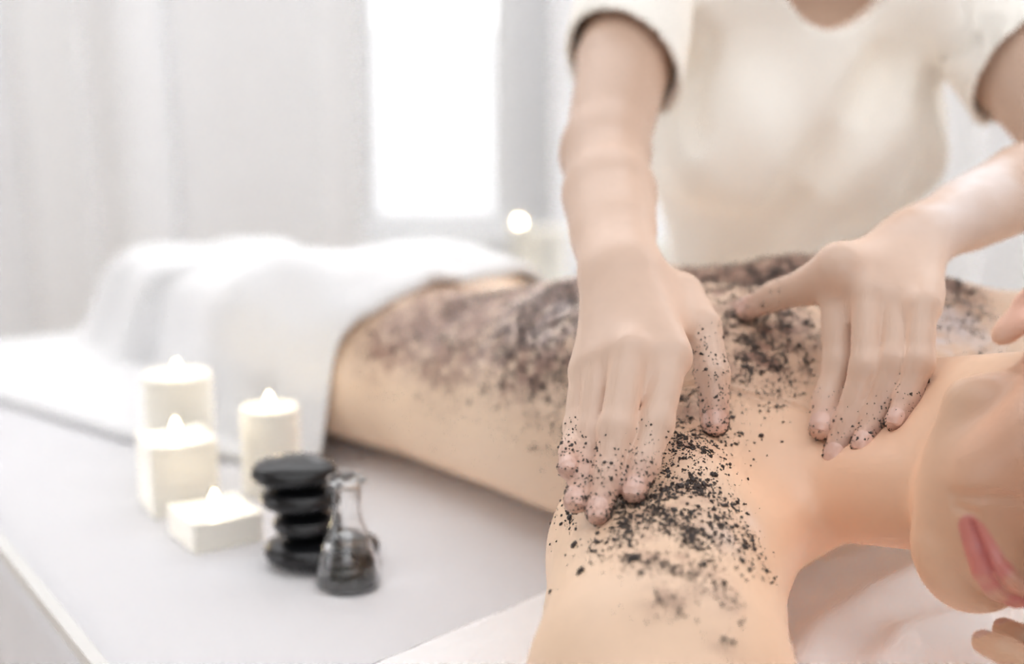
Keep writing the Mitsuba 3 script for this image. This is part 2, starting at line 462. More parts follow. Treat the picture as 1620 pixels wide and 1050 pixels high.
def torso():
    xs, ys = fc.g[0], fc.g[1]
    from scipy.interpolate import PchipInterpolator
    seg = np.r_[0, np.cumsum(np.linalg.norm(np.diff(spine, axis=0), axis=1))]
    ts = np.linspace(0, seg[-1], 240)
    cx, cy = PchipInterpolator(seg, spine[:, 0])(ts), PchipInterpolator(seg, spine[:, 1])(ts)
    W, ZT, ZB = (PchipInterpolator(seg, q_)(ts) for q_ in (t_w, t_z, t_b))
    X, Y = np.meshgrid(xs, ys, indexing='ij')
    _, i = cKDTree(np.stack([cx, cy], 1)).query(np.stack([X.ravel(), Y.ravel()], 1))
    i = i.reshape(X.shape)
    tx, ty = np.gradient(cx), np.gradient(cy)
    tl = np.hypot(tx, ty)
    tx, ty = tx / tl, ty / tl
    dx, dy = X - cx[i], Y - cy[i]
    l = dx * (-ty[i]) + dy * tx[i]              # + : towards the near side (her right)
    e = np.abs(dx * tx[i] + dy * ty[i]) * ((i == 0) | (i == 239))
    s = ts[i]
    g = lambda a, sa, b, sb: np.exp(-((s - a) / sa) ** 2 - ((l - b) / sb) ** 2)
    b = 0.029 * g(.125, .085, -.095, .050) + 0.016 * g(.13, .07, .085, .045)            # shoulder blades
    b += 0.008 * g(.06, .05, -.06, .05) + 0.006 * g(.06, .05, .06, .05)
    b += 0.006 * g(.34, .12, .038, .024) + 0.006 * g(.34, .12, -.038, .024)             # muscles along the spine
    b -= 0.010 * np.exp(-(l / .016) ** 2) * np.exp(-((s - .28) / .22) ** 2)             # groove of the spine
    b -= 0.006 * g(.22, .04, .07, .03) + 0.006 * g(.22, .04, -.07, .03)
    b += 0.020 * g(.60, .08, .085, .06) + 0.020 * g(.60, .08, -.085, .06)
    w = W[i]
    hh, zm = (ZT[i] - ZB[i]) / 2, (ZT[i] + ZB[i]) / 2
    ex = 2.35
    ix, iy = np.nonzero((np.abs(l) < w + .03) & (e < .06))            # only the columns near the trunk
    f4 = lambda q: q[ix, iy].astype(np.float32)[:, None]
    w, l, hh, zm, b, e = map(f4, (w, l, hh, zm, b, e))
    zz = fc.g[2].astype(np.float32)[None] - zm
    zz = np.where(zz > 0, zz * (hh / (hh + b)), zz)
    q = (np.abs(l / w) ** np.float32(ex) + np.abs(zz / hh) ** np.float32(ex)) ** np.float32(1 / ex)
    d = (q - 1) * np.minimum(w, hh) * np.float32(1.15)
    d = np.where(e > 0, np.maximum(d, -0.05), d)
    d = np.sqrt(np.maximum(d + np.float32(.05), 0) ** 2 + e * e) - np.float32(.05)
    fc.F[ix, iy] = np.minimum(fc.F[ix, iy], d)


torso()
# neck, shoulders and arms of the person lying down
Rh, Nh = A([-0.772, -0.114, 0.625]), A([-0.312, -0.788, -0.53])
Ch = np.cross(Nh, Rh) * -1
Ch = unit(np.cross(Rh, Nh))
Oh = A([0.337, 0.760, 0.216])
hd = lambda *p: Oh + np.stack([Rh, Nh, Ch], 1) @ A(p, float)
S_r, E_r, W_r = A([0.099, 0.845, 0.093]), A([0.070, 0.545, 0.050]), A([0.345, 0.586, 0.072])
S_l, E_l, W_l = A([0.455, 1.130, 0.125]), A([0.665, 0.905, 0.050]), A([0.500, 0.735, 0.050])
fc.add([cone([0.278, 1.03, 0.130], hd(0.0, -.018, -.052), .047, .041, .05)])
fc.add([cone([0.205, 0.90, 0.120], [0.264, 0.812, 0.141], .032, .029, .03), cone([0.235, 0.955, 0.116], hd(.002, .010, -.068), .034, .027, .04)])
fc.add([cone([0.165, 1.03, 0.115], S_r + [0, .02, -.01], .085, .062, .05), cone([0.245, 0.985, .130], S_r + [0.01, 0.02, -.005], .036, .036, .04)])
fc.add([cone(S_r, A([0.080, 0.70, 0.068]), .073, .070, .04), cone(A([0.080, 0.70, 0.068]), E_r, .070, .048, .02), cone(E_r, W_r * .6 + E_r * .4, .046, .038, .01), cone(W_r * .6 + E_r * .4, W_r, .038, .026, .01)])
fc.add([cone([0.345, 1.12, 0.140], S_l, .085, .072, .06), cone([0.315, 1.02, .135], S_l, .05, .06, .05), cone(S_l, E_l, .066, .046, .05), cone(E_l, W_l, .046, .028, .01)])
fc.cut([ell([.168, .845, .168], [.022, .030, .022], None, 0)], .030)      # hollow between shoulder and collar bone
# legs, under the cover
for sg in (-1, 1):
    hip = A([-0.16, 1.55, .09]) + N_AX * .085 * sg
    knee, ank = hip + E_AX * .38 - N_AX * .02 * sg + [0, 0, -.035], hip + E_AX * .68 - N_AX * .03 * sg + [0, 0, -.045]
    fc.add([cone(hip, knee, .083, .053, .04), cone(knee, knee + E_AX * .12, .052, .055, .02), cone(knee + E_AX * .12, ank, .055, .032, .02), cone(ank, ank + E_AX * .07 + [0, 0, -.016], .030, .022, .015)])


def flat_hand(fd, wrist, fwd, side, palm_up, thumb_side, curl=0.25, scale=1.0):
    """A relaxed hand lying palm down: fwd to the fingers, side to the little finger, palm_up out of its back."""
    w, f, s, n = A(wrist), unit(fwd), unit(side), unit(palm_up)
    G = np.full(fd.F.shape, 9.0, np.float32)
    offs, mc = (-.027, -.009, .010, .027), (.086, .088, .082, .074)
    ln = ((.040, .024, .020), (.044, .027, .021), (.041, .025, .021), (.032, .019, .019))
    rad = ((.0098, .0086, .0080, .0068), (.0098, .0087, .0080, .0069), (.0092, .0082, .0075, .0065), (.0082, .0072, .0066, .0058))
    fing = []
    for o, m, L, r in zip(offs, mc, ln, rad):
        a = 0.0
        p = w + f * m * scale + s * o * scale
        q = [p]
        for j, x in enumerate(L):
            a += curl * (0.6, 1.0, 0.8)[j]
            p = p + (f * math.cos(a) + s * o * 2.0 - n * math.sin(a)) * x * scale
            q.append(p)
        fing.append((q, r))
        fd.add(chain(q, r, .003), .0015, into=G) if False else fd.add(chain(q, r, .003), into=G)
        fd.add([cone(w + s * o * .55 * scale + f * .012, q[0], .0125, .0115, .012), cone(w + s * o * .5 * scale - n * .006 + f * .02, q[0] - n * .008, .012, .010, .012)])
    fd.F = smin(fd.F, G, np.float32(.006))
    t = [w - s * .018 + f * .02 - n * .008, w - s * .042 + f * .045 - n * .014, w - s * .052 + f * .073 - n * .017, w - s * .054 + f * .098 - n * .019]
    fd.add(chain(t, (.0135, .0115, .0098, .0078), .006), .008)
    return fing, t


hd, lip_u, lip_l, lip_m = head(fc, Oh, Rh, Nh, Ch, 0.022)
# the hands lie under the chin: they touch it without melting into it
fhands, hbox = fc.part([.10, .45, -.05], [.64, .95, .18])
fhands.add([cone(W_r * .6 + E_r * .4, W_r, .038, .026, 0), cone(W_l * .7 + E_l * .3, W_l, .034, .027, 0)])
cr_f, cr_t = flat_hand(fhands, W_r, [-0.30, 0.94, 0.16], [0.94, 0.30, 0], [0, 0, 1], -1, 0.12)
cl_f, cl_t = flat_hand(fhands, W_l, [-0.80, -0.22, 0.05], [-0.22, 0.80, 0], [0, 0, 1], -1, 0.25)
fc.merge(fhands, hbox, 0)
# fold of the neck along the jaw
fc.groove([hd(.066, -.004, -.036), hd(.058, .006, -.066), hd(.040, .040, -.098)], .003, .005)
# the flesh flattens where it lies on the towel and the sheet
TW_Q, TW_A, TW_B = onz(830, 960), unit(A([-.69, -.72, 0])), unit(A([.72, -.69, 0]))


def towel_uv(x, y):
    return (x - TW_Q[0]) * TW_A[0] + (y - TW_Q[1]) * TW_A[1], (x - TW_Q[0]) * TW_B[0] + (y - TW_Q[1]) * TW_B[1]


TOWEL_H = 0.0095
Xc, Yc, Zc = fc.coords((slice(None),) * 3)
ua_, ub_ = towel_uv(Xc, Yc)
fc.F = np.maximum(fc.F, np.where((ub_ > -.004) & (ua_ < .25), TOWEL_H + .0012, .0022).astype(np.float32) - Zc)
client_V, client_F = fc.mesh(2)

# ------------------------------------------------------------------ the person standing behind the table
ft = Field(steps(-0.02, (0.03, 0.006), (0.35, 0.0012), (0.70, 0.006)), steps(0.76, (0.79, 0.004), (1.035, 0.0012), (1.80, 0.0065)),
           steps(-0.80, (0.085, 0.009), (0.31, 0.0012), (0.92, 0.0065)))


def touch(px, py, zc, clear):
    """The point on the lens ray near depth zc that lies 'clear' above the skin of the person lying down."""
    d = P(px, py, 1.0) - CAM
    t = fc.shoot(CAM, d, zc - 0.12, zc + 0.16, 240, clear)[0]
    return CAM + d * (t if np.isfinite(t) else zc)


hands = {}
# her right hand, on the near shoulder of the person lying down
FR = [[(1062, 560), (1037, 672), (1018, 733), (1003, 777)], [(997, 553), (976, 680), (961, 757), (946, 810)],
      [(951, 563), (938, 684), (923, 752), (910, 793)], [(922, 585), (914, 676), (905, 716), (899, 742)]]
FL = [[(1322, 465), (1327, 578), (1309, 637), (1299, 676)], [(1374, 462), (1372, 582), (1341, 672), (1321, 722)],
      [(1420, 468), (1418, 573), (1386, 660), (1365, 704)], [(1460, 482), (1455, 573), (1436, 630), (1417, 666)]]
RADS_R = [(.0113, .0105, .0091, .0077), (.0113, .0107, .0092, .0078), (.0102, .0093, .0083, .0073), (.0092, .0083, .0074, .0065)]
RADS = [(.0112, .0106, .0096, .0083), (.0112, .0107, .0097, .0083), (.0107, .0101, .0091, .0079), (.0097, .0089, .0080, .0070)]
LENS = [(.052, .028, .021), (.056, .032, .023), (.054, .031, .022), (.043, .024, .019)]


def chase(px, L, tip, sg=1):
    """Joints back from the tip: each lies on its lens ray, one bone length further away than the last."""
    pts = [tip]
    for (x, y), l in zip(px[2::-1], L[::-1]):
        d = unit(P(x, y, 1.0) - CAM)
        q = pts[-1] - CAM
        b = q @ d
        h2 = max(q @ q - b * b, 0)
        pts.append(CAM + d * (b + sg * math.sqrt(max(l * l - h2, (.15 * l) ** 2))))
    return pts[::-1]


THR = ([(1075, 470), (1112, 518), (1127, 592), (1131, 668)], (.0150, .0125, .0112, .0092))
THL = ([(1330, 425), (1280, 452), (1226, 468), (1182, 489)], (.0160, .0135, .0105, .0085))


def build_hand(FP, TH, wpx, zf, tips, name):
    fingers = []
    q, r = TH
    tp = chase(q, (.044, .037, .028) if name == 'right' else (.034, .032, .026), touch(*q[3], zf + .03, r[3] - .001), 1 if name == 'right' else -1)
    z0 = None
    for j, (q, rr) in enumerate(zip(FP, RADS_R if name == 'right' else RADS)):
        tip = touch(*q[3], zf, rr[3] - .0012)
        z0 = (tip - CAM) @ FWD if z0 is None else z0
        if tips is None:
            zt = float(np.clip((tip - CAM) @ FWD, z0 - .012 * j, z0 + .006 * j))
            tip = P(*q[3], zt)
        pts = chase(q, LENS[j], tip if tips is None else P(*q[3], z0 + tips[j]))
        fingers.append((pts, rr))
    q, r = TH
    mc = fingers[1][0][0]                     # the wrist lies one middle-hand length behind the knuckles
    d = unit(P(*wpx, 1.0) - CAM)
    b = (mc - CAM) @ d
    h2 = (mc - CAM) @ (mc - CAM) - b * b
    w = CAM + d * (b + math.sqrt(max(.090 ** 2 - h2, .0004)))
    every = A([p for q_, _ in fingers for p in q_] + list(tp) + [w])
    lf, lbox = ft.part(every.min(0) - .05, every.max(0) + .05)
    G = np.full(lf.F.shape, 9.0, np.float32)
    # every finger is its own little field, so that neighbours stay apart
    for pts, rr in fingers:
        lo, hi = np.min(pts, 0) - .02, np.max(pts, 0) + .02
        s = lf.box(lo, hi, .004)
        H = np.full([q_.stop - q_.start for q_ in s], 9.0, np.float32)
        X = lf.coords(s)
        for d, _, _, k in chain(pts, rr, .006):
            H = smin(H, d(*X).astype(np.float32), k)
        G[s] = smin(G[s], H, .0012)
    lf.join(G, 0.004)
    up = unit(ft_up(fingers))
    palm = []
    side = unit(fingers[0][0][0] - fingers[3][0][0])
    for i, (pts, rr) in enumerate(fingers):
        c = w + side * (.0105 - .0072 * i) - up * .002
        palm += [cone(c + up * .003, pts[0] - up * .001, .0165, rr[0] * .95, .010), cone(c - up * .006, pts[0] - up * .006, .0135, rr[0], .010)]
    H = np.full(lf.F.shape, 9.0, np.float32)
    lf.add(palm, into=H)
    lf.add([cone(w + side * .014 - up * .004, tp[0], .0145, r[0], .012), cone(tp[0], (fingers[0][0][0] + w) / 2 - up * .006, .0125, .0125, .014)], into=H)
    lf.join(H, 0.004)
    H = np.full(lf.F.shape, 9.0, np.float32)
    lf.add(chain(tp, r, .004), into=H)
    lf.join(H, 0.006)
    # webs between the fingers
    for (a_, _), (b_, _) in zip(fingers[:-1], fingers[1:]):
        m0, m1 = (a_[0] + b_[0]) / 2, (a_[0] * .68 + a_[1] * .32 + b_[0] * .68 + b_[1] * .32) / 2
        if name == 'right' and b_ is fingers[1][0]:
            m1 = (a_[0] * .45 + a_[1] * .55 + b_[0] * .45 + b_[1] * .55) / 2
        lf.add([cone(m0 - up * .002, m1 - up * .004, .0088, .0058, .006)])
    lf.add([cone(tp[0] * .5 + tp[1] * .5, fingers[0][0][0] * .55 + w * .45, .0095, .0095, .012), cone(tp[0] * .25 + tp[1] * .75, fingers[0][0][0] * .8 + w * .2 - up * .004, .006, .007, .010)])
    ft.merge(lf, lbox, 0.004)
    hands[name] = (fingers, (tp, r), up)
    return fingers, tp, up, w


def ft_up(fingers):
    m = np.mean([p[0] for p, _ in fingers], 0)
    a = fingers[0][0][0] - fingers[3][0][0]
    b = np.mean([p[1] for p, _ in fingers], 0) - m
    n = np.cross(a, b)
    return n if n[2] > 0 else -n


SH_R, SH_L = A([0.125, 1.42, 0.46]), A([0.430, 1.42, 0.46])
EL_R, EL_L = P(957, 243, 1.14), A([0.478, 1.172, 0.318])
fr, tr, ur, WR_R = build_hand(FR, THR, (977, 432), 0.88, (0, -.004, .003, .014), 'right')
fl, tl, ul, WR_L = build_hand(FL, THL, (1446, 378), 0.93, None, 'left')

def arm(sh, el, wr, hand_up, fingers):
    fa = el * .62 + wr * .38
    side = unit(fingers[0][0][0] - fingers[3][0][0])
    ft.add([cone(sh, el * .5 + sh * .5, .048, .041, .02), cone(el * .5 + sh * .5, el, .041, .034, .01), cone(el, fa, .034, .0320, .015)])
    ft.add([cone(fa, wr, .0320, .0205, .012), cone(fa + side * .006, wr + side * .0105, .027, .0185, .010), cone(fa - side * .006, wr - side * .0105, .027, .0185, .010)])


arm(SH_R, EL_R, WR_R, ur, fr)
arm(SH_L, EL_L, WR_L, ul, fl)
def grown(prims, g):
    return [((lambda X, Y, Z, d=d: d(X, Y, Z) - g), lo - g, hi + g, k) for d, lo, hi, k in prims]


# trunk, leaning forward
CX = 0.292
PEL, WAI, CHE, NEC = A([CX + .01, 1.60, -0.02]), A([CX + .005, 1.56, 0.16]), A([CX, 1.49, 0.34]), A([CX, 1.44, 0.50])
trunk = [cone(PEL, WAI + [.012, 0, 0], .130, .094, 0, A([0, 1.0, 0]), .78), cone(WAI + [.012, 0, 0], CHE, .094, .118, .05, A([0, 1.0, 0]), .80), cone(CHE, NEC - [0, 0, .04], .128, .075, .05, A([0, 1.0, 0]), .75)]
trunk += [cone(SH_R + [.02, .01, 0], NEC, .050, .050, .05), cone(SH_L - [.02, -.01, 0], NEC, .050, .050, .05)]
trunk += [ell([CX - .062, 1.405, .31], [.052, .050, .052], None, .04), ell([CX + .062, 1.405, .31], [.052, .050, .052], None, .04)]
H = np.full(ft.F.shape, 9.0, np.float32)
ft.add(grown(trunk, -.010), into=H)
ft.join(H, 0.03)
OT = A([CX + .01, 1.375, 0.66])
ft.add([cone(NEC, OT + [0, .015, -.05], .054, .050, .04)])
for s_ in (-1, 1):
    hip = PEL + [.085 * s_, .0, -.05]
    knee, ank = A([CX + .10 * s_, 1.60, -.34]), A([CX + .11 * s_, 1.63, -Z0 + .075])
    ft.add([cone(hip, knee, .085, .055, .04), cone(knee, ank, .053, .036, .02), cone(ank, ank + [0, .02, -.04], .034, .034, .02), cone(ank + [0, .02, -.042], ank + [0, -.13, -.050], .032, .022, .03)])
trunk_field = H
head(ft, OT, A([-1.0, 0, 0]), unit(A([0, -.88, -.48])), unit(A([0, -.48, .88])), .02)
ther_V, ther_F = ft.mesh(1)


def relax(V, F, w, n):
    """Weighted smoothing of some vertices (w from 0 to 1 per vertex)."""
    import scipy.sparse as sp
    near = np.flatnonzero(w > .01)
    e = np.vstack([F[:, [0, 1]], F[:, [1, 2]], F[:, [2, 0]]])
    e = np.vstack([e, e[:, ::-1]])
    m = sp.coo_matrix((np.ones(len(e)), (e[:, 0], e[:, 1])), shape=(len(V), len(V))).tocsr()[near]
    m.data[:] = 1
    deg = np.asarray(m.sum(1)).ravel()
    V = V.copy()
    for _ in range(n):
        V[near] += (m @ V / deg[:, None] - V[near]) * w[near, None] * .7
    return V


wk = np.zeros(len(ther_V))
for f_, t_, w_ in ((fr, tr, WR_R), (fl, tl, WR_L)):
    for p_, _ in f_:
        wk = np.maximum(wk, np.exp(-(np.linalg.norm(ther_V - A(p_[0]), axis=1) / .016) ** 4))
        wk = np.maximum(wk, .8 * np.exp(-(polydist(ther_V, [A(p_[0]), w_]) / .020) ** 4))
        for q_ in p_[1:3]:
            wk = np.maximum(wk, .12 * np.exp(-(np.linalg.norm(ther_V - A(q_), axis=1) / .013) ** 4))
    wk = np.maximum(wk, .8 * np.exp(-(np.linalg.norm(ther_V - w_, axis=1) / .035) ** 4))
    wk = np.maximum(wk, .4 * np.exp(-(np.linalg.norm(ther_V - A(t_[1]), axis=1) / .016) ** 4))
ther_V = relax(ther_V, ther_F, wk, 45)
wk = np.zeros(len(ther_V))
for f_, w_ in ((fr, WR_R), (fl, WR_L)):
    mc = np.mean([p_[0] for p_, _ in f_], 0)
    wk = np.maximum(wk, np.exp(-(polydist(ther_V, [w_ + (w_ - mc) * .25, w_ * .55 + mc * .45]) / .042) ** 6))
ther_V = relax(ther_V, ther_F, wk, 380)

# clothes: grown from the trunk
fs = Field(steps(-0.08, (0.68, 0.004)), steps(1.15, (1.76, 0.004)), steps(-0.80, (-0.15, 0.009), (0.66, 0.004)))


def sleeve(sh, el, out, g, ext=0.0):
    c = sh + (el - sh) * .53
    n = unit(unit(el - sh) + A([out * .55, 0, 0.0]))
    d0, lo, hi, k = cone(sh + [0, 0, .01], c + (el - sh) * .2, .056 + g, .053 + g, .03)
    return [(lambda X, Y, Z: np.maximum(d0(X, Y, Z), (X - c[0]) * n[0] + (Y - c[1]) * n[1] + (Z - c[2]) * n[2] - ext), lo - .05, hi + .05, k)]


WSH = WAI + [.012, 0, 0]
shirt = [cone(PEL, WSH, .150, .102, 0, A([0, 1.0, 0]), .86), cone(WSH, CHE, .102, .122, .05, A([0, 1.0, 0]), .84), cone(CHE, NEC - [0, 0, .04], .136, .088, .05, A([0, 1.0, 0]), .80)] + trunk[3:]
fs.add(grown(shirt, .016))
fs.add(sleeve(SH_R, EL_R, -1, .002) + sleeve(SH_L, EL_L, 1, .002), .025)
xg, yg, zg = fs.coords((slice(None),) * 3)
# folds of the shirt front: soft diagonal drapes and gathers at the armholes
fr_ = np.clip((1.50 - yg) / .08, 0, 1) * np.clip((.42 - zg) / .1, 0, 1)
u_ = (xg - CX) * 0.80 + (zg - .25) * (-.42)
wav = .0050 * np.sin(u_ * 62 + 1.2 * np.sin(zg * 14)) + .0045 * np.sin((xg - CX) * 75 + zg * 26)
fs.F += (wav * fr_ * np.clip((.47 - zg) / .12, 0, 1)).astype(np.float32)
for pix, amp, wd in (([(1400, 110), (1352, 205), (1262, 300), (1185, 415)], .036, .020), ([(1445, 120), (1405, 215), (1330, 310), (1255, 420)], -.022, .024),
                     ([(1470, 290), (1400, 360), (1330, 430)], .026, .018), ([(1330, 90), (1250, 200), (1180, 300)], -.014, .030),
                     ([(1098, 45), (1088, 110), (1086, 165), (1096, 215)], .030, .012), ([(1122, 60), (1112, 130), (1106, 190)], .014, .008), ([(1105, 50), (1100, 140)], -.006, .006),
                     ([(1478, 104), (1520, 80), (1566, 56)], .0022, .012), ([(1474, 130), (1470, 190), (1462, 260)], .026, .012)):
    on = []
    for q_ in pix:
        d_ = P(*q_, 1.0) - CAM
        t_ = fs.shoot(CAM, d_, 1.0, 1.8, 400)[0]
        if np.isfinite(t_):
            on.append(CAM + d_ * t_)
    if len(on) > 1:
        fs.groove(on, amp, wd)
for sl_ in sleeve(SH_R, EL_R, -1, -.004, .05) + sleeve(SH_L, EL_L, 1, -.004, .05):       # the sleeves are open
    fs.cut([sl_], .001)
fs.cut([ell([CX + .012, 1.375, .535], [.068, .085, .115])], .004)           # neck opening
fs.F = np.maximum(fs.F, (-.16 - zg).astype(np.float32) + 0 * fs.F)
shirt_V, shirt_F = fs.mesh(1)
fp = Field(steps(0.03, (0.55, 0.007)), steps(1.38, (1.80, 0.007)), steps(-0.79, (0.10, 0.008)))
tro = [cone(PEL, WAI - [0, 0, .08], .145, .120, 0, A([0, 1.0, 0]), .82)]
for s_ in (-1, 1):
    hip = PEL + [.080 * s_, .0, -.05]
    knee, ank = A([CX + .10 * s_, 1.60, -.34]), A([CX + .11 * s_, 1.63, -Z0 + .10])
    tro += [cone(hip, knee, .098, .070, .03), cone(knee, ank, .070, .058, .02)]
fp.add(tro)
tro_V, tro_F = fp.mesh(1)

# ------------------------------------------------------------------ massage table and linen
LT, WT = 1.86, 0.76
S_HEAD = -0.75                                # the head end, out of the picture
S_FOOT = float((onz(0, 552) - TB0) @ E_AX)
CT = tb((S_HEAD + S_FOOT) / 2, WT / 2)
HL = (S_FOOT - S_HEAD) / 2


def loop(hl, hw, r, n=36):
    """Rounded rectangle as points (s, l) about the table centre."""
    out = []
    for k, (a, b) in enumerate(((1, 1), (-1, 1), (-1, -1), (1, -1))):
        t = np.linspace(0, np.pi / 2, n // 4 + 1) + k * np.pi / 2
        out.append(np.stack([a * (hl - r) + r * np.cos(t), b * (hw - r) + r * np.sin(t)], 1))
    p = np.vstack(out)
    q = np.vstack([p, p[:1]])
    d = np.r_[0, np.cumsum(np.linalg.norm(np.diff(q, axis=0), axis=1))]
    t = np.linspace(0, d[-1], 721)[:-1]
    return np.stack([np.interp(t, d, q[:, 0]), np.interp(t, d, q[:, 1])], 1), t


def to_table(sl, z):
    return CT + sl[..., :1] * E_AX - sl[..., 1:2] * N_AX + np.concatenate([np.zeros_like(sl), z[..., None]], -1)


def sheet_mesh():
    base, t = loop(HL, WT / 2, .05)
    nrm = np.stack([np.roll(base[:, 1], -1) - np.roll(base[:, 1], 1), -np.roll(base[:, 0], -1) + np.roll(base[:, 0], 1)], 1)
    nrm /= np.linalg.norm(nrm, axis=1, keepdims=True)
    if (nrm * base).sum() < 0:
        nrm = -nrm
    rings = [to_table(base * f, 0 * t + .0006 * np.sin(7 * base[:, 0] * f) * np.sin(9 * base[:, 1] * f)) for f in np.linspace(.02, .90, 14)]
    r = .030
    for a in np.linspace(0, np.pi / 2, 7):
        rings.append(to_table(base - nrm * r * (1 - math.sin(a)), 0 * t - r * (1 - math.cos(a))))
    for z in np.linspace(-.05, -.60, 16):
        k = min(1.0, (-.03 - z) / .30)
        w = .022 * np.sin(t * 21 + 1.4 * np.sin(t * 3.1) + z * 1.5) + .010 * np.sin(t * 47 + 2 * np.sin(t * 5)) + .02
        rings.append(to_table(base + nrm * (w * k)[:, None], 0 * t + z))
    n, m = len(base), len(rings)
    V = np.vstack(rings + [to_table(np.zeros((1, 2)), np.zeros(1))])
    i = np.arange(n)
    F = []
    for k in range(m - 1):
        a, b, c, d = k * n + i, k * n + (i + 1) % n, (k + 1) * n + (i + 1) % n, (k + 1) * n + i
        F += [np.stack([a, c, b], 1), np.stack([a, d, c], 1)]
    F.append(np.stack([np.full(n, m * n), i, (i + 1) % n], 1))
    return V, np.vstack(F)


put('bed_sheet', sheet_mesh(), 'sheet')
tag('bed_sheet', 'smooth white sheet spread over the massage table and hanging at its edge', 'bed sheet')
pad = loop(HL - .004, WT / 2 - .004, .05)[0]
import shapely.geometry as sg_
padm = trimesh.creation.extrude_polygon(sg_.Polygon(pad), .07, engine='earcut')
pv = np.array(padm.vertices)
put('massage_table__pad', (to_table(pv[:, :2], pv[:, 2] - .0745), np.array(padm.faces)), 'vinyl', smooth=30)
rail = trimesh.creation.extrude_polygon(sg_.Polygon(loop(HL - .05, WT / 2 - .05, .03)[0]), .06, engine='earcut')
pv = np.array(rail.vertices)
put('massage_table__frame', (to_table(pv[:, :2], pv[:, 2] - .136), np.array(rail.faces)), 'wood_leg', smooth=30)
for i_, (a_, b_) in enumerate(((-1, -1), (-1, 1), (1, -1), (1, 1))):
    c_ = to_table(A([[a_ * (HL - .16), b_ * (WT / 2 - .09)]]), np.zeros(1))[0]
    put(num('massage_table__leg', i_), trimesh.creation.cylinder(radius=.024, segment=[c_ - [0, 0, .13], c_ * [1, 1, 0] - [0, 0, Z0]]), 'wood_leg', smooth=40)
tag('massage_table', 'padded massage table with wooden legs under the white sheet', 'massage table')


def slab(top, thick):
    """A closed cloth from a grid of top points: (n, m, 3), its underside 'thick' below (an array or a number)."""
    n, m = top.shape[:2]
    bot = top - np.stack([0 * top[..., 0], 0 * top[..., 0], np.broadcast_to(thick, top.shape[:2])], -1)
    V = np.vstack([top.reshape(-1, 3), bot.reshape(-1, 3)])
    i = np.arange(n * m).reshape(n, m)
    q = np.stack([i[:-1, :-1], i[1:, :-1], i[1:, 1:], i[:-1, 1:]], -1).reshape(-1, 4)
    per = np.r_[i[0, :-1], i[:-1, -1], i[-1, :0:-1], i[:0:-1, 0]]
    nx = np.roll(per, -1)
    side = np.stack([per, nx, nx + n * m, per + n * m], 1)
    Q = np.vstack([q, (q + n * m)[:, ::-1], side])
    F = np.vstack([Q[:, [0, 1, 2]], Q[:, [0, 2, 3]]])
    d = V[F]
    if np.cross(d[0, 1] - d[0, 0], d[0, 2] - d[0, 0])[2] < 0:
        F = F[:, ::-1]
    return V, F


# towel under the head and the arms
ua, ub = np.meshgrid(np.linspace(-.62, .20, 330), np.linspace(0, .74, 300), indexing='ij')
pts = np.stack([TW_Q[0] + ua * TW_A[0] + ub * TW_B[0], TW_Q[1] + ua * TW_A[1] + ub * TW_B[1]], -1)
edge = np.minimum(np.minimum(ub, .74 - ub), np.minimum(.20 - ua, ua + .62))
z = TOWEL_H * np.clip(edge / .008, 0.25, 1) ** .5 + .0016 * (meshkit.fbm(np.concatenate([pts * 45, 0 * pts[..., :1]], -1), 3, 4) - .5)
p3 = np.concatenate([pts, 0 * pts[..., :1]], -1)
flat = p3.reshape(-1, 3)


def ridge(pix, amp, wd):
    global z
    c = [onz(*q) for q in pix]
    z = z + (amp * np.exp(-(polydist(flat, c) / wd) ** 2)).reshape(z.shape)


ridge([(1700, 905), (1500, 918), (1380, 975), (1290, 1040), (1270, 1100)], .016, .020)
ridge([(1540, 1000), (1430, 1030), (1390, 1090)], .012, .014)
ridge([(1290, 920), (1350, 905), (1420, 875)], .006, .014)
gap = fc.F
lowest = np.full(pts.shape[:2], 9.0)
for zz in np.linspace(TOWEL_H + .001, .06, 14):
    ins = fc.at(np.concatenate([pts, np.full_like(pts[..., :1], zz)], -1).reshape(-1, 3)).reshape(lowest.shape) < .0015
    lowest = np.where(ins & (lowest > 1), zz, lowest)
z = np.where(lowest < 1, np.minimum(z, np.maximum(lowest - .003, TOWEL_H - .0005)), z)
put('towel', slab(np.concatenate([pts, z[..., None]], -1), np.maximum(z - .0012, .001)), 'terry')
tag('towel', 'white terry towel lying under the head and the folded arm', 'towel')

# cover over hips and legs
gx, gy = steps(-0.85, (0.25, .007)), steps(1.2, (2.34, .007))
zz_ = fc.g[2]
HT = np.zeros((len(gx), len(gy)))
XX, YY = np.meshgrid(gx, gy, indexing='ij')
for z_ in np.arange(.004, .26, .004):
    ins = fc.at(np.stack([XX.ravel(), YY.ravel(), np.full(XX.size, z_)], 1)).reshape(XX.shape) < 0
    HT[ins] = z_
HD = ndimage.gaussian_filter(ndimage.grey_dilation(HT, (3, 3)), .8)
HD = np.where(YY > 1.75, ndimage.gaussian_filter(ndimage.grey_dilation(HT, (9, 9)), 2.0), HD)
OB = A([-0.045, 1.405])


def cover_point(u, v):
    """u across (0 near left .. 1 far), v along the legs from the upper edge."""
    l = .46 - .84 * u
    ll = [-.38, -.16, -.08, 0, .06, .105, .14, .185, .215, .30, .38, .46]
    s_edge = np.interp(l, ll, [.10, .03, .02, .012, -.004, -.010, -.012, -.006, .05, .215, .46, .60])
    s_edge = s_edge + .002 * np.sin(l * 40)
    s = s_edge + v * (1.02 - s_edge)
    return OB[0] + E_AX[0] * s + N_AX[0] * l, OB[1] + E_AX[1] * s + N_AX[1] * l, s, l


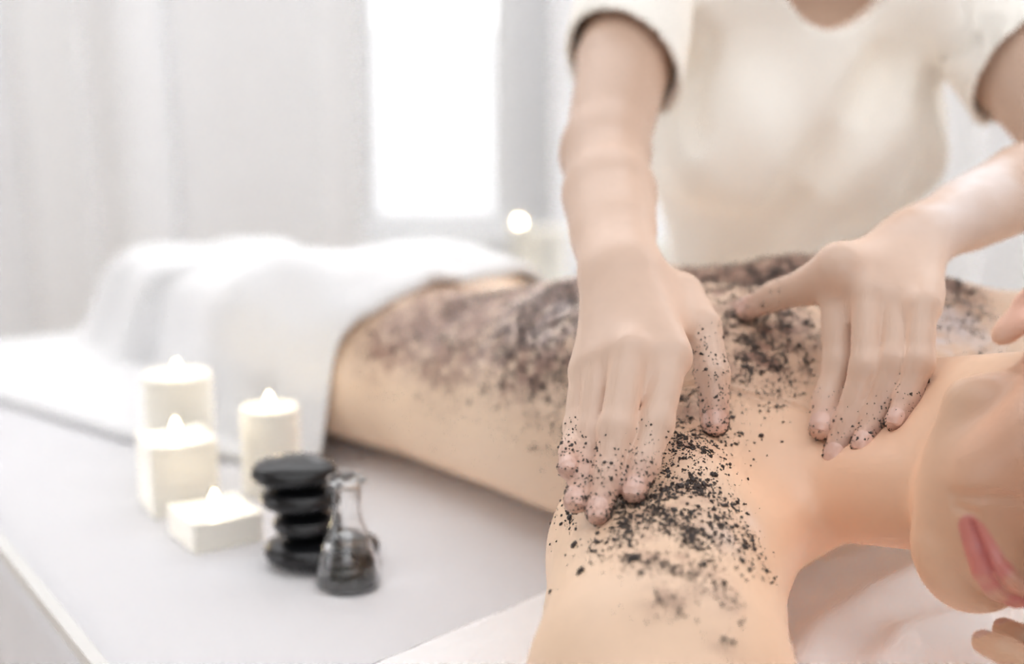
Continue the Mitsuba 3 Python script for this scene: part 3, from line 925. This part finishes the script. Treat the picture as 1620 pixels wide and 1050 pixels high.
uu, vv = np.meshgrid(np.linspace(0, 1, 190), np.linspace(0, 1, 200), indexing='ij')
px_, py_, s_, l_ = cover_point(uu, vv)
hz = ndimage.map_coordinates(HD, [np.interp(px_, gx, np.arange(len(gx))), np.interp(py_, gy, np.arange(len(gy)))], order=1)
fold = .006 * np.sin(l_ * 55 + 9 * s_) * np.exp(-s_ / .25) + .010 * (meshkit.fbm(np.stack([px_ * 9, py_ * 9, 0 * px_], -1), 3, 8) - .4)
hz = hz + .006 + np.maximum(fold, 0) * np.clip(hz / .04 + .25, 0, 1)
s_tab = (px_ - TB0[0]) * E_AX[0] + (py_ - TB0[1]) * E_AX[1]
far_ = np.clip((s_ - .45) / .1, 0, 1)
hz = hz + far_ * .010 * np.clip(hz / .03, 0, 1)
hz = np.where(hz < .02, np.maximum(hz, .009), hz)
rim = np.minimum(vv * 200, 3) / 3
top = np.stack([px_, py_, hz * 1.0 + .004 * np.exp(-((vv * 200 - 3) / 3) ** 2)], -1)
over = s_tab - (S_FOOT + .02)
top[..., 2] = np.where(over > 0, top[..., 2] - np.minimum(over * 2.5, .4), top[..., 2])
put('blanket', slab(top, .0075), 'soft_cotton')
tag('blanket', 'white soft cover draped over the hips and legs of the person lying down', 'blanket')

# ------------------------------------------------------------------ candles
def lathe(prof, c, n=64):
    prof = A(prof, float)
    a = np.linspace(0, 2 * np.pi, n + 1)[:-1]
    V = np.stack([prof[:, 0][:, None] * np.cos(a), prof[:, 0][:, None] * np.sin(a), np.broadcast_to(prof[:, 1][:, None], (len(prof), n))], -1).reshape(-1, 3) + A(c)
    i = np.arange(n)
    F = []
    for k in range(len(prof) - 1):
        a0, b0, c0, d0 = k * n + i, k * n + (i + 1) % n, (k + 1) * n + (i + 1) % n, (k + 1) * n + i
        F += [np.stack([a0, b0, c0], 1), np.stack([a0, c0, d0], 1)]
    F = np.vstack(F)
    keep = (V[F[:, 0]] != V[F[:, 1]]).any(1) & (V[F[:, 1]] != V[F[:, 2]]).any(1) & (V[F[:, 2]] != V[F[:, 0]]).any(1)
    return V, F[keep]


scene['flame_light'] = None
del scene['flame_light']


def candle(i, c, size, h, shape, label, yaw=0.0, lit=True, group=None, glow=3.5):
    key = num('candle', i)
    c = A(c, float)
    r = size / 2
    if shape == 'round':
        prof = [(0, 0), (r - .002, 0), (r, .002), (r, h - .004), (r - .001, h - .0012), (r - .003, h), (r - .006, h - .0012), (r * .55, h - .006), (0, h - .007)]
        put(key + '__wax', lathe(prof, c), 'wax', smooth=50)
        hp = h - .0068
    else:
        import manifold3d as m3
        e = .003
        q = [m3.Manifold.sphere(e, 16).translate([sx * (r - e), sy * (r - e), z_]) for sx in (-1, 1) for sy in (-1, 1) for z_ in (e, h - e)]
        b = m3.Manifold.batch_hull(q) - m3.Manifold.sphere(r * 2.2, 64).scale([1, 1, .25]).translate([0, 0, h + r * 2.2 * .25 - .007])
        b = b.rotate([0, 0, yaw]).translate(list(c))
        put(key + '__wax', b, 'wax', smooth=40)
        hp = h - .007
    put(key + '__wick', trimesh.creation.cylinder(radius=.0009, segment=[c + [0, 0, hp - .002], c + [0.0006, 0, hp + .006]], sections=10), 'wick', smooth=40)
    if lit:
        put(key + '__melted_pool', lathe([(0, hp + .0005), (r * .42, hp + .0004), (r * .45, hp - .003), (0, hp - .003)], c, 40), 'wax_pool', smooth=40)
        t = np.linspace(0, 1, 14)
        fr = .0040 * np.sin(np.pi * t ** .62) ** .85
        fr[0] = fr[-1] = 0
        put(key + '__flame', lathe(np.stack([fr, hp + .0035 + .0170 * t], 1), c, 20), 'wax', smooth=True,
            emitter={'type': 'area', 'radiance': rgb(glow, glow * .78, glow * .46)})
    tag(key, label, 'candle', group)


candle(0, onz(431, 776), .055, .082, 'round', 'round cream pillar candle with a lit flame directly behind the black stones')
candle(1, onz(287, 735), .068, .094, 'round', 'widest round pillar candle burning at the back of the candle group')
candle(2, onz(284, 800), .060, .070, 'square', 'tall square white candle burning at the left of the candle group', yaw=27)
candle(3, onz(342, 850), .062, .030, 'square', 'low square white candle with a bright flame in front of the taller candles', yaw=33)


def at_y(px, py, y):
    r = P(px, py, 1.0) - CAM
    return CAM + r * y / r[1]


for k_, (px, hh_, dd_, lit_, lb_) in enumerate(((822, .160, .045, True, 'small lit candle glowing on the sideboard between the window and the standing person'),
                                               (868, .150, .075, False, 'thick unlit white candle on the sideboard beside the standing person\'s arm'),
                                               (1046, .120, .055, False, 'unlit white candle on the sideboard, seen between the arm and the cream shirt'))):
    c_ = at_y(px, 430, 2.93)
    candle(4 + k_, [c_[0], c_[1], SBZ], dd_, hh_, 'round', lb_, lit=lit_, glow=7.0)

# ------------------------------------------------------------------ black stones
ST = onz(510, 893)


def stone(i, c, rx, ry, rz, yaw, tilt, seed, label):
    m = trimesh.creation.icosphere(subdivisions=4)
    v = np.array(m.vertices)
    v = np.sign(v) * np.abs(v) ** np.array([.94, .94, .80])
    v = v * [rx, ry, rz]
    v *= (1 + .10 * (meshkit.fbm(v / max(rx, ry) * 1.1 + seed * 3.7, 2, seed) - .5))[:, None]
    a = math.radians(tilt)
    v = v @ A([[1, 0, 0], [0, math.cos(a), -math.sin(a)], [0, math.sin(a), math.cos(a)]]).T
    a = math.radians(yaw)
    v = v @ A([[math.cos(a), -math.sin(a), 0], [math.sin(a), math.cos(a), 0], [0, 0, 1]]).T
    put(num('massage_stone', i), (v + A(c), np.array(m.faces)), 'basalt')
    tag(num('massage_stone', i), label, 'stone', 'stacked black massage stones')


stone(0, ST + [.000, .002, .0135], .046, .036, .0132, 5, 0, 1, 'largest flat black massage stone at the bottom of the stack')
stone(1, ST + [-.012, .000, .0362], .027, .025, .0098, 20, 1, 2, 'smallest black massage stone, second from the bottom of the stack')
stone(2, ST + [-.0165, .001, .0572], .0315, .028, .0116, -10, -1, 3, 'rounded black massage stone just under the top one of the stack')
stone(3, ST + [-.020, .000, .0790], .0345, .029, .0108, 8, 2, 4, 'flat oval black massage stone on top of the stack')

# ------------------------------------------------------------------ flask with water
FC = onz(551, 928)
outer = [(0, .0), (.0225, .0), (.0248, .0012), (.0255, .004), (.0250, .010), (.0222, .024), (.0170, .041), (.0135, .050), (.0118, .056), (.0112, .062), (.0112, .080), (.0120, .0825), (.0146, .0838), (.0153, .0856), (.0146, .0875), (.0128, .0882)]
inner = [(.0108, .0875), (.0100, .085), (.0098, .080), (.0098, .062), (.0104, .0562), (.0121, .0500), (.0156, .0408), (.0208, .0236), (.0235, .0105), (.0238, .0052), (.0228, .0030), (0, .0026)]
FB = FC + [0, 0, .0008]
put('flask__glass', lathe(outer + inner, FB, 72), 'glass', smooth=40)
wl = .0385
wp = [(0, .00275), (.0226, .00315), (.02360, .0053), (.0233, .0105), (.0206, .0236), (.0162, wl - .0006), (.0163, wl), (.0150, wl - .0008), (0, wl - .0010)]
put('flask__water', lathe(wp, FB, 72), 'water', smooth=40)
tag('flask', 'small clear glass flask half full of water in front of the black stones', 'flask')
tag('flask__water', 'clear liquid')

# ------------------------------------------------------------------ skin colours (stains of the scrub, lips, flushed places, painted light and shade)
rng = np.random.default_rng(7)


def on_client(px, py):
    d = P(px, py, 1.0) - CAM
    t = fc.shoot(CAM, d, 0.6, 2.0, 900)[0]
    if not np.isfinite(t):
        return on_client(px + (8 if px < 1000 else -8), py + 4)
    return CAM + d * t


# where the scrub lies: (pixel of the middle, radius in metres, amount of grains, amount of brown film)
SCRUB = [(1120, 470, .045, 1.0, .8), (1200, 440, .045, 1.6, 1.6), (1270, 425, .035, 1.7, 1.9), (1110, 440, .035, 1.6, 1.7), (1240, 510, .032, 1.1, .6), (1180, 560, .030, .9, .4), (1235, 580, .020, .8, .3), (1190, 620, .020, .55, .2),
         (1080, 650, .022, .9, .4), (1085, 700, .020, 1.2, .6), (1150, 690, .018, .45, .1), (1230, 640, .012, .25, 0),
         (1020, 800, .022, .75, .25), (1080, 765, .022, 1.0, .25), (1130, 795, .020, .8, .2), (1075, 830, .022, .9, .3), (1150, 850, .018, .55, .2), (1030, 880, .018, .6, .3), (1100, 900, .020, .5, .35), (1190, 870, .016, .30, .15),
         (960, 850, .020, .45, .1), (905, 800, .022, .35, .05), (1050, 950, .014, .25, .35), (1150, 950, .012, .25, .3), (1145, 1020, .010, .2, .3), (880, 700, .022, .35, .05), (885, 620, .026, .5, .15), (890, 560, .03, .8, .5),
         (830, 540, .04, .8, .7), (760, 520, .045, .8, .8), (700, 500, .045, .7, .8), (640, 520, .04, .45, .6), (690, 570, .04, .35, .4), (780, 590, .03, .45, .4), (840, 590, .025, .5, .35), (600, 560, .03, .2, .3),
         (800, 460, .04, 1.0, 1.0), (870, 480, .04, .9, .7), (900, 455, .03, 1.1, 1.0), (720, 465, .04, .6, .8), (970, 500, .04, .9, .7), (1010, 570, .035, .9, .5), (990, 450, .04, 1.0, .9), (1050, 520, .03, .9, .6), (950, 620, .025, .6, .2), (1020, 640, .025, .7, .2), (1330, 480, .035, .9, .6), (1400, 460, .03, .9, .8), (1500, 460, .022, .8, .8), (1520, 510, .03, .35, .2), (1495, 445, .018, 1.0, 1.4)]
SC = [(on_client(a, b), c, d, e) for a, b, c, d, e in SCRUB]
FOAM_SHINE = [(on_client(a, b), c, d) for a, b, c, d in [(1515, 510, .035, .85), (1500, 545, .02, .8), (885, 500, .035, .55), (840, 470, .03, .35), (1190, 830, .012, .35), (1150, 850, .012, .25), (800, 520, .05, .25), (700, 530, .05, .15)]]  # whitish foam, and shine painted in the same colour on the shoulder crest


def amount(p, col):
    return sum(s[col] * gauss(p, s[0], s[1]) for s in SC)


def lerp(a, b, t):
    return a + (A(b) - a) * np.clip(t, 0, 1)[:, None]


v = client_V
base = np.tile(A([0.700, 0.508, 0.362]), (len(v), 1))
base *= (1 + .10 * (meshkit.fbm(v * 14, 3, 2) - .5) + .05 * (meshkit.fbm(v * 120, 2, 5) - .5))[:, None]
base = lerp(base, [0.72, 0.43, 0.31], .5 * meshkit.fbm(v * 9 + 3, 2, 9) * 0.6)
base = lerp(base, [.80, .61, .46], np.clip((v[:, 1] - .97) / .15, 0, 1))  # paler trunk skin, lightened in colour to make up for weak light
film = amount(v, 3) * (1 + .5 * np.clip((v[:, 1] - 1.12) / .12, 0, 1)) * (.25 + 1.3 * np.clip(meshkit.fbm(v * 130, 3, 3) * 2.2 - .75, 0, 1)) * (.4 + 1.2 * meshkit.fbm(v * 30, 2, 13))
base = lerp(base, [0.22, 0.105, 0.078], np.clip(film, 0, .85))
fo = np.max([s[2] * gauss(v, s[0], s[1]) for s in FOAM_SHINE], axis=0)
base = lerp(base, [0.74, 0.70, 0.72], fo * np.clip(meshkit.fbm(v * 90, 3, 21) * 2.6 - .55, 0, 1))
face_tone_shade = np.clip(gauss(v, Oh + .05 * Nh, .085) * 1.7, 0, 1)  # redder face skin, darkened further in colour to stand for shade
base = base * (1 - face_tone_shade[:, None] * A([.36, .47, .51]))
base = lerp(base, [.74, .43, .285], .65 * np.clip(gauss(v, [.245, .86, .12], .085) * 1.2, 0, 1) * (1 - face_tone_shade))  # neck reddened in colour, for light scattered through shaded skin
# face: lips, flushed cheek and ear
dl = np.minimum(polydist(v, lip_u), polydist(v, lip_l) - .0030)
hv = (v - Oh) @ np.stack([Rh, Nh, Ch], 1)
lipm = np.clip((.0058 - dl) / .0014, 0, 1) * (hv[:, 1] > .06)
base = lerp(base, [0.50, 0.16, 0.155], .9 * lipm)
base = lerp(base, [0.30, 0.05, 0.06], np.clip(1 - polydist(v, lip_m) / .0035, 0, 1) * lipm)
base = lerp(base, [0.80, 0.40, 0.32], .55 * (gauss(hv, [.082, -.014, .006], .032)))
base = lerp(base, [0.76, 0.43, 0.31], .35 * gauss(hv, [.045, .06, -.02], .035))
fing_tips = [q[0][-1] for q in cr_f + cl_f]
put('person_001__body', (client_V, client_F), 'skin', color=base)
tag('person_001', 'bare-backed person lying face down on the table, smiling, back and shoulders covered in dark scrub', 'person')

v = ther_V
tb_ = np.tile(A([0.620, 0.445, 0.348]), (len(v), 1))
tb_ *= (1 + .08 * (meshkit.fbm(v * 16, 3, 2) - .5) + .04 * (meshkit.fbm(v * 140, 2, 5) - .5))[:, None]
tb_ = lerp(tb_, [0.50, 0.345, 0.262], np.clip((v[:, 1] - .96) / .15, 0, 1) * .8)  # arms darkened in colour to offset the strong light from above
tips = []
for nm in ('right', 'left'):
    fs_, (tp_, tr_), _ = hands[nm]
    for pts_, rr_ in fs_ + [(tp_, tr_)]:
        a_, b_ = A(pts_[-1]), A(pts_[-2])
        tips.append((a_, b_, nm))
red, soil = np.zeros(len(v)), np.zeros(len(v))
for a_, b_, nm in tips:
    dd = np.linalg.norm(v - a_, axis=1)
    red = np.maximum(red, (1.0 if nm == 'right' else .8) * np.exp(-(dd / .020) ** 2))
    soil = np.maximum(soil, (1.0 if nm == 'right' else .55) * np.exp(-(dd / .013) ** 2))
contact = np.clip(1 - fc.at(v) / .006, 0, 1)
tb_ = lerp(tb_, [0.56, 0.31, 0.24], .62 * red)
tb_ = lerp(tb_, [0.20, 0.085, 0.07], np.clip(soil * .9 * np.clip(meshkit.fbm(v * 220, 3, 3) * 2.4 - .9, 0, 1) + .55 * contact * (red > .02), 0, .8))
pale_band = np.exp(-(polydist(v, [P(1470, 290, 1.0), P(1560, 262, 1.05), P(1640, 215, 1.10)]) / .035) ** 2) * np.clip(meshkit.fbm(v * [25, 25, 25], 3, 77) * 3 - 1.0, 0, 1)  # mottled whitish band along the top of the left forearm
tb_ = lerp(tb_, [.80, .76, .77], .8 * pale_band)
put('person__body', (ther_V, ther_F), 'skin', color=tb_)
put('person__shirt', (shirt_V, shirt_F), 'shirt')
put('person__trousers', (tro_V, tro_F), 'trousers')
tag('person', 'person standing behind the table in a loose cream shirt, rubbing scrub on a bare back', 'person')
tag('person__shirt', 'loose cream short-sleeved shirt')
for s_ in (-1, 1):
    a_ = A([CX + .11 * s_, 1.65, -Z0 + .035])
    fh = Field(steps(a_[0] - .08, (a_[0] + .08, .006)), steps(1.42, (1.75, .006)), steps(-Z0 + .0015, (-Z0 + .16, .006)))
    fh.add([cone(a_ + [0, .01, .02], a_ + [0, -.12, .0], .047, .040, .02), cone(a_ + [0, -.12, 0], a_ + [0, -.16, -.005], .042, .032, .02)])
    fh.F = np.maximum(fh.F, (-Z0 + .004) - fh.coords((slice(None),) * 3)[2])
    put(num('person__shoe', 0 if s_ < 0 else 1), fh.mesh(1), 'shoe')


def hair_cap(fd_grid, O, R_, N_, C_, bun=True):
    M = np.stack([R_, N_, C_], 1)
    lo, hi = O - .16, O + .17
    f = Field(*(steps(lo[i], (hi[i], .0028)) for i in range(3)))
    h = lambda *p: O + M @ A(p, float)
    f.add([ell(h(0, -.016, .052), (.081, .099, .086), M, 0)])
    if bun:
        f.add([ell(h(0, -.118, .060), (.036, .034, .036), M, .012)])
    f.cut([ell(h(0, .105, .005), (.078, .085, .085), M, 0)] + [ell(h(.085 * s, -.008, .000), (.022, .032, .042), M, 0) for s in (-1, 1)], .006)
    X = f.coords((slice(None),) * 3)
    f.F = np.maximum(f.F, (.022 - ((X[0] - O[0]) * M[0, 2] + (X[1] - O[1]) * M[1, 2] + (X[2] - O[2]) * M[2, 2])).astype(np.float32))
    ang = np.arctan2((X[0] - O[0]) * M[0, 0] + (X[1] - O[1]) * M[1, 0] + (X[2] - O[2]) * M[2, 0], (X[0] - O[0]) * M[0, 2] + (X[1] - O[1]) * M[1, 2] + (X[2] - O[2]) * M[2, 2])
    f.F += (.0007 * np.sin(ang * 60)).astype(np.float32)
    return f.mesh(1)


put('person_001__hair', hair_cap(None, Oh, Rh, Nh, Ch), 'hair')
put('person__hair', hair_cap(None, OT, A([-1.0, 0, 0]), unit(A([0, -.88, -.48])), unit(A([0, -.48, .88]))), 'hair')
tag('person_001__hair', 'dark hair pinned up')
for who, O_, fr3 in (('person_001', Oh, (Rh, Nh, Ch)), ('person', OT, (A([-1.0, 0, 0]), unit(A([0, -.88, -.48])), unit(A([0, -.48, .88]))))):
    M_ = np.stack(fr3, 1)
    for i_, s in enumerate((-1, 1)):
        hp_ = lambda *p: O_ + M_ @ A(p, float)
        q_ = [hp_(.019 * s, .0835, .0175), hp_(.026 * s, .0870, .0140), hp_(.034 * s, .0870, .0135), hp_(.044 * s, .0800, .0170)]
        m_ = trimesh.util.concatenate([trimesh.creation.cylinder(radius=.0009, segment=[q_[k], q_[k + 1]], sections=6) for k in range(3)])
        put(num(who + '__eyelash', i_), m_, 'lash', smooth=False)
        q_ = [hp_(.016 * s, .0915, .042), hp_(.028 * s, .0935, .0475), hp_(.046 * s, .082, .044)]
        m_ = trimesh.util.concatenate([trimesh.creation.cylinder(radius=.0022, segment=[q_[k], q_[k + 1]], sections=8) for k in range(2)])
        put(num(who + '__eyebrow', i_), m_, 'lash', smooth=40)

# ------------------------------------------------------------------ fingernails
nail_i = 0


def nail(fd, key, b_, a_, dorsal, r, wid=1.0):
    """A curved plate laid on the skin at the back of the last finger bone b_ -> a_."""
    ax = unit(a_ - b_)
    n = unit(dorsal - ax * (dorsal @ ax))
    s = np.cross(ax, n)
    W, L = r * .98 * wid, r * 1.25
    u, w = np.meshgrid(np.linspace(-1, 1, 13), np.linspace(-1, 1, 15), indexing='ij')
    k = np.sqrt(np.clip(1 - np.abs(w) ** 3.2 * np.where(w > 0, .75, .85), 0, 1)) ** 1.0
    o = a_ + ax * (r * -.02 + L * .62 * w)[..., None] + s * (u * W * .80 * k)[..., None] + n * .022
    o = o.reshape(-1, 3)
    t = fd.shoot(o, np.tile(-n, (len(o), 1)), 0, .034, 120)
    if np.isnan(t).mean() > .5:
        return
    t = np.where(np.isnan(t), np.nanmedian(t), t)
    t = np.minimum(t, np.nanmin(t) + r * .75)
    tt = ndimage.gaussian_filter(t.reshape(u.shape), .8)
    rimm = np.maximum(np.abs(u), np.abs(w))
    top_ = o.reshape(*u.shape, 3) - n * (tt - .00055 + .0004 * rimm ** 4 - .0004 * (w > .8))[..., None]
    bot_ = top_ - n * .0011
    i = np.arange(u.size).reshape(u.shape)
    q = np.stack([i[:-1, :-1], i[1:, :-1], i[1:, 1:], i[:-1, 1:]], -1).reshape(-1, 4)
    per = np.r_[i[0, :-1], i[:-1, -1], i[-1, :0:-1], i[:0:-1, 0]]
    nx = np.roll(per, -1)
    m = u.size
    Q = np.vstack([q, (q + m)[:, ::-1], np.stack([nx, per, per + m, nx + m], 1)])
    V = np.vstack([top_.reshape(-1, 3), bot_.reshape(-1, 3)])
    F = np.vstack([Q[:, [0, 1, 2]], Q[:, [0, 2, 3]]])
    tm = trimesh.Trimesh(V, F, process=False)
    if (np.cross(V[F[0, 1]] - V[F[0, 0]], V[F[0, 2]] - V[F[0, 0]]) @ n) < 0:
        F = F[:, ::-1]
    put(key, (V, F), 'nail', smooth=50)


for nm in ('right', 'left'):
    fs_, (tp_, tr_), up_ = hands[nm]
    for j_, (pts_, rr_) in enumerate(fs_):
        a_ = A(pts_[-1])
        to_cam = unit(CAM - a_)
        nail(ft, num('person__fingernail', nail_i), A(pts_[-2]), a_, unit(up_) * .55 + to_cam * .55, rr_[-1])
        nail_i += 1
    a_ = A(tp_[-1])
    dz = unit(CAM - a_) * (.9 if nm == 'right' else .45) + A([0, 0, .6]) + (A([0, 0, 0]) if nm == 'right' else A([-.1, -.2, .4]))
    nail(ft, num('person__fingernail', nail_i), A(tp_[-2]), a_, dz, tr_[-1] * 1.05, 1.05)
    nail_i += 1
nail_j = 0
for fs_ in (cr_f, cl_f):
    for pts_, rr_ in fs_:
        nail(fc, num('person_001__fingernail', nail_j), A(pts_[-2]), A(pts_[-1]), A([0, -.1, 1.0]), rr_[-1])
        nail_j += 1


# ------------------------------------------------------------------ scrub: thousands of small grains on the skin
def chunk_set(n, r):
    out = []
    for _ in range(n):
        m = trimesh.creation.icosphere(subdivisions=0)
        q = np.array(m.vertices) * r.uniform(.62, 1.25, (12, 1)) * [1, r.uniform(.6, 1), r.uniform(.45, .8)]
        out.append(q)
    return out, np.array(trimesh.creation.icosphere(subdivisions=0).faces)


CH, CHF = chunk_set(24, rng)


def scatter(V, F, dens, n, sizes, sink=.15):
    tri = V[F]
    cr = np.cross(tri[:, 1] - tri[:, 0], tri[:, 2] - tri[:, 0])
    ar = np.linalg.norm(cr, axis=1) / 2
    w = ar * dens(tri.mean(1), cr / (2 * ar[:, None] + 1e-12))
    tot = w.sum()
    f = rng.choice(len(F), n, p=w / tot)
    b = rng.random((n, 2))
    b = np.where((b.sum(1) > 1)[:, None], 1 - b, b)
    p = tri[f, 0] + b[:, :1] * (tri[f, 1] - tri[f, 0]) + b[:, 1:] * (tri[f, 2] - tri[f, 0])
    nn = cr[f] / (2 * ar[f, None])
    sz = sizes(n)
    Vs, Fs = [], []
    for i in range(n):
        z = nn[i]
        x = unit(np.cross(z, rng.normal(size=3)))
        M = np.stack([x, np.cross(z, x), z], 1)
        Vs.append(CH[i % 24] * sz[i] @ M.T + p[i] + z * sz[i] * (.5 - sink))
        Fs.append(CHF + 12 * i)
    return np.vstack(Vs), np.vstack(Fs)


def grain_sizes(n):
    return np.clip(np.exp(rng.normal(math.log(.00062), .50, n)), .00028, .0021)


def dens_client(p, nn):
    cl = np.clip(meshkit.fbm(p * 110, 2, 31) * 2.6 - .75, 0.03, 2) * np.clip(meshkit.fbm(p * 34, 2, 33) * 1.7 - .2, .3, 1.5) * (1 - .5 * np.clip((p[:, 1] - 1.12) / .12, 0, 1))
    under = ft.at(p + [0, 0, 0]) < .001
    hvp = (p - Oh) @ np.stack([Rh, Nh, Ch], 1)
    face = np.linalg.norm(hvp - [0, .02, 0], axis=1) < .135
    bst = 1 + 1.6 * np.exp(-((p - A([.10, .82, .15])) ** 2).sum(-1) / .085 ** 2)
    return bst * amount(p, 2) * cl * (~under) * (~face)


put('scrub_grains', scatter(client_V, client_F, dens_client, 20000, grain_sizes), 'grounds', smooth=False)
tag('scrub_grains', 'dark coarse scrub grains scattered over the back and shoulder of the person lying down', 'scrub grains', kind='stuff')


put('scrub_dust', scatter(client_V, client_F, dens_client, 9000, lambda n: rng.uniform(.00018, .00042, n), .3), 'grounds_brown', smooth=False)
tag('scrub_dust', 'fine brown scrub dust sprinkled between the coarse grains on the bare back', 'scrub dust', kind='stuff')


def dens_hands(p, nn):
    d = np.zeros(len(p))
    for a_, b_, nm in tips:
        k = 1.0 if nm == 'right' else .30
        t = np.clip(((p - b_) @ (a_ - b_)) / ((a_ - b_) @ (a_ - b_)), -1.2, 1.4)
        q = np.linalg.norm(p - (b_ + t[:, None] * (a_ - b_)), axis=1)
        d = np.maximum(d, k * np.clip(.25 + .75 * (t + .9) / 2.0, 0, 1) * (q < .014) * (t > -1.15))
    sink = fc.at(p)
    return d * (.3 + 1.2 * np.exp(-(sink / .006) ** 2)) * (sink > .0003) * np.clip(meshkit.fbm(p * 160, 2, 41) * 2.4 - .7, .05, 2)


put('scrub_grains_001', scatter(ther_V, ther_F, dens_hands, 3000, lambda n: np.clip(np.exp(rng.normal(math.log(.00050), .42, n)), .00025, .0014)), 'grounds', smooth=False)
tag('scrub_grains_001', 'dark scrub grains sticking to the fingers of the standing person', 'scrub grains', kind='stuff')

CLUMPS = [(909, 862, .0042, 'round dark scrub clump below the fingertips at the left of the upper arm'), (919, 905, .0050, 'long dark scrub clump standing lowest but one on the left of the upper arm'),
          (1003, 884, .0058, 'widest dark scrub clump in the middle of the upper arm'), (863, 932, .0026, 'single small dark scrub crumb at the left edge of the upper arm'),
          (1193, 868, .0026, 'dark scrub crumb near the bright crest at the right of the shoulder'), (1145, 1012, .0030, 'dark scrub crumb lowest down on the upper arm')]
for i_, (a_, b_, r_, lb_) in enumerate(CLUMPS):
    c_ = on_client(a_, b_)
    n_ = fc.grad(c_)[0]
    m_ = trimesh.creation.icosphere(subdivisions=3)
    q_ = np.array(m_.vertices)
    r_ = r_ * .62
    q_ = q_ * (.75 + .9 * (meshkit.fbm(q_ * 2.4 + 5 * i_, 3, i_) - .35))[:, None]
    if i_ == 1:
        q_ = q_ * [.75, .8, 1.5]
    sq = q_ - np.outer(q_ @ n_, n_) * .45
    put(num('scrub_clump', i_), (c_ + n_ * r_ * .22 + sq * r_, np.array(m_.faces)), 'grounds', smooth=False)
    tag(num('scrub_clump', i_), lb_, 'scrub clump', 'larger clumps of scrub on the upper arm')
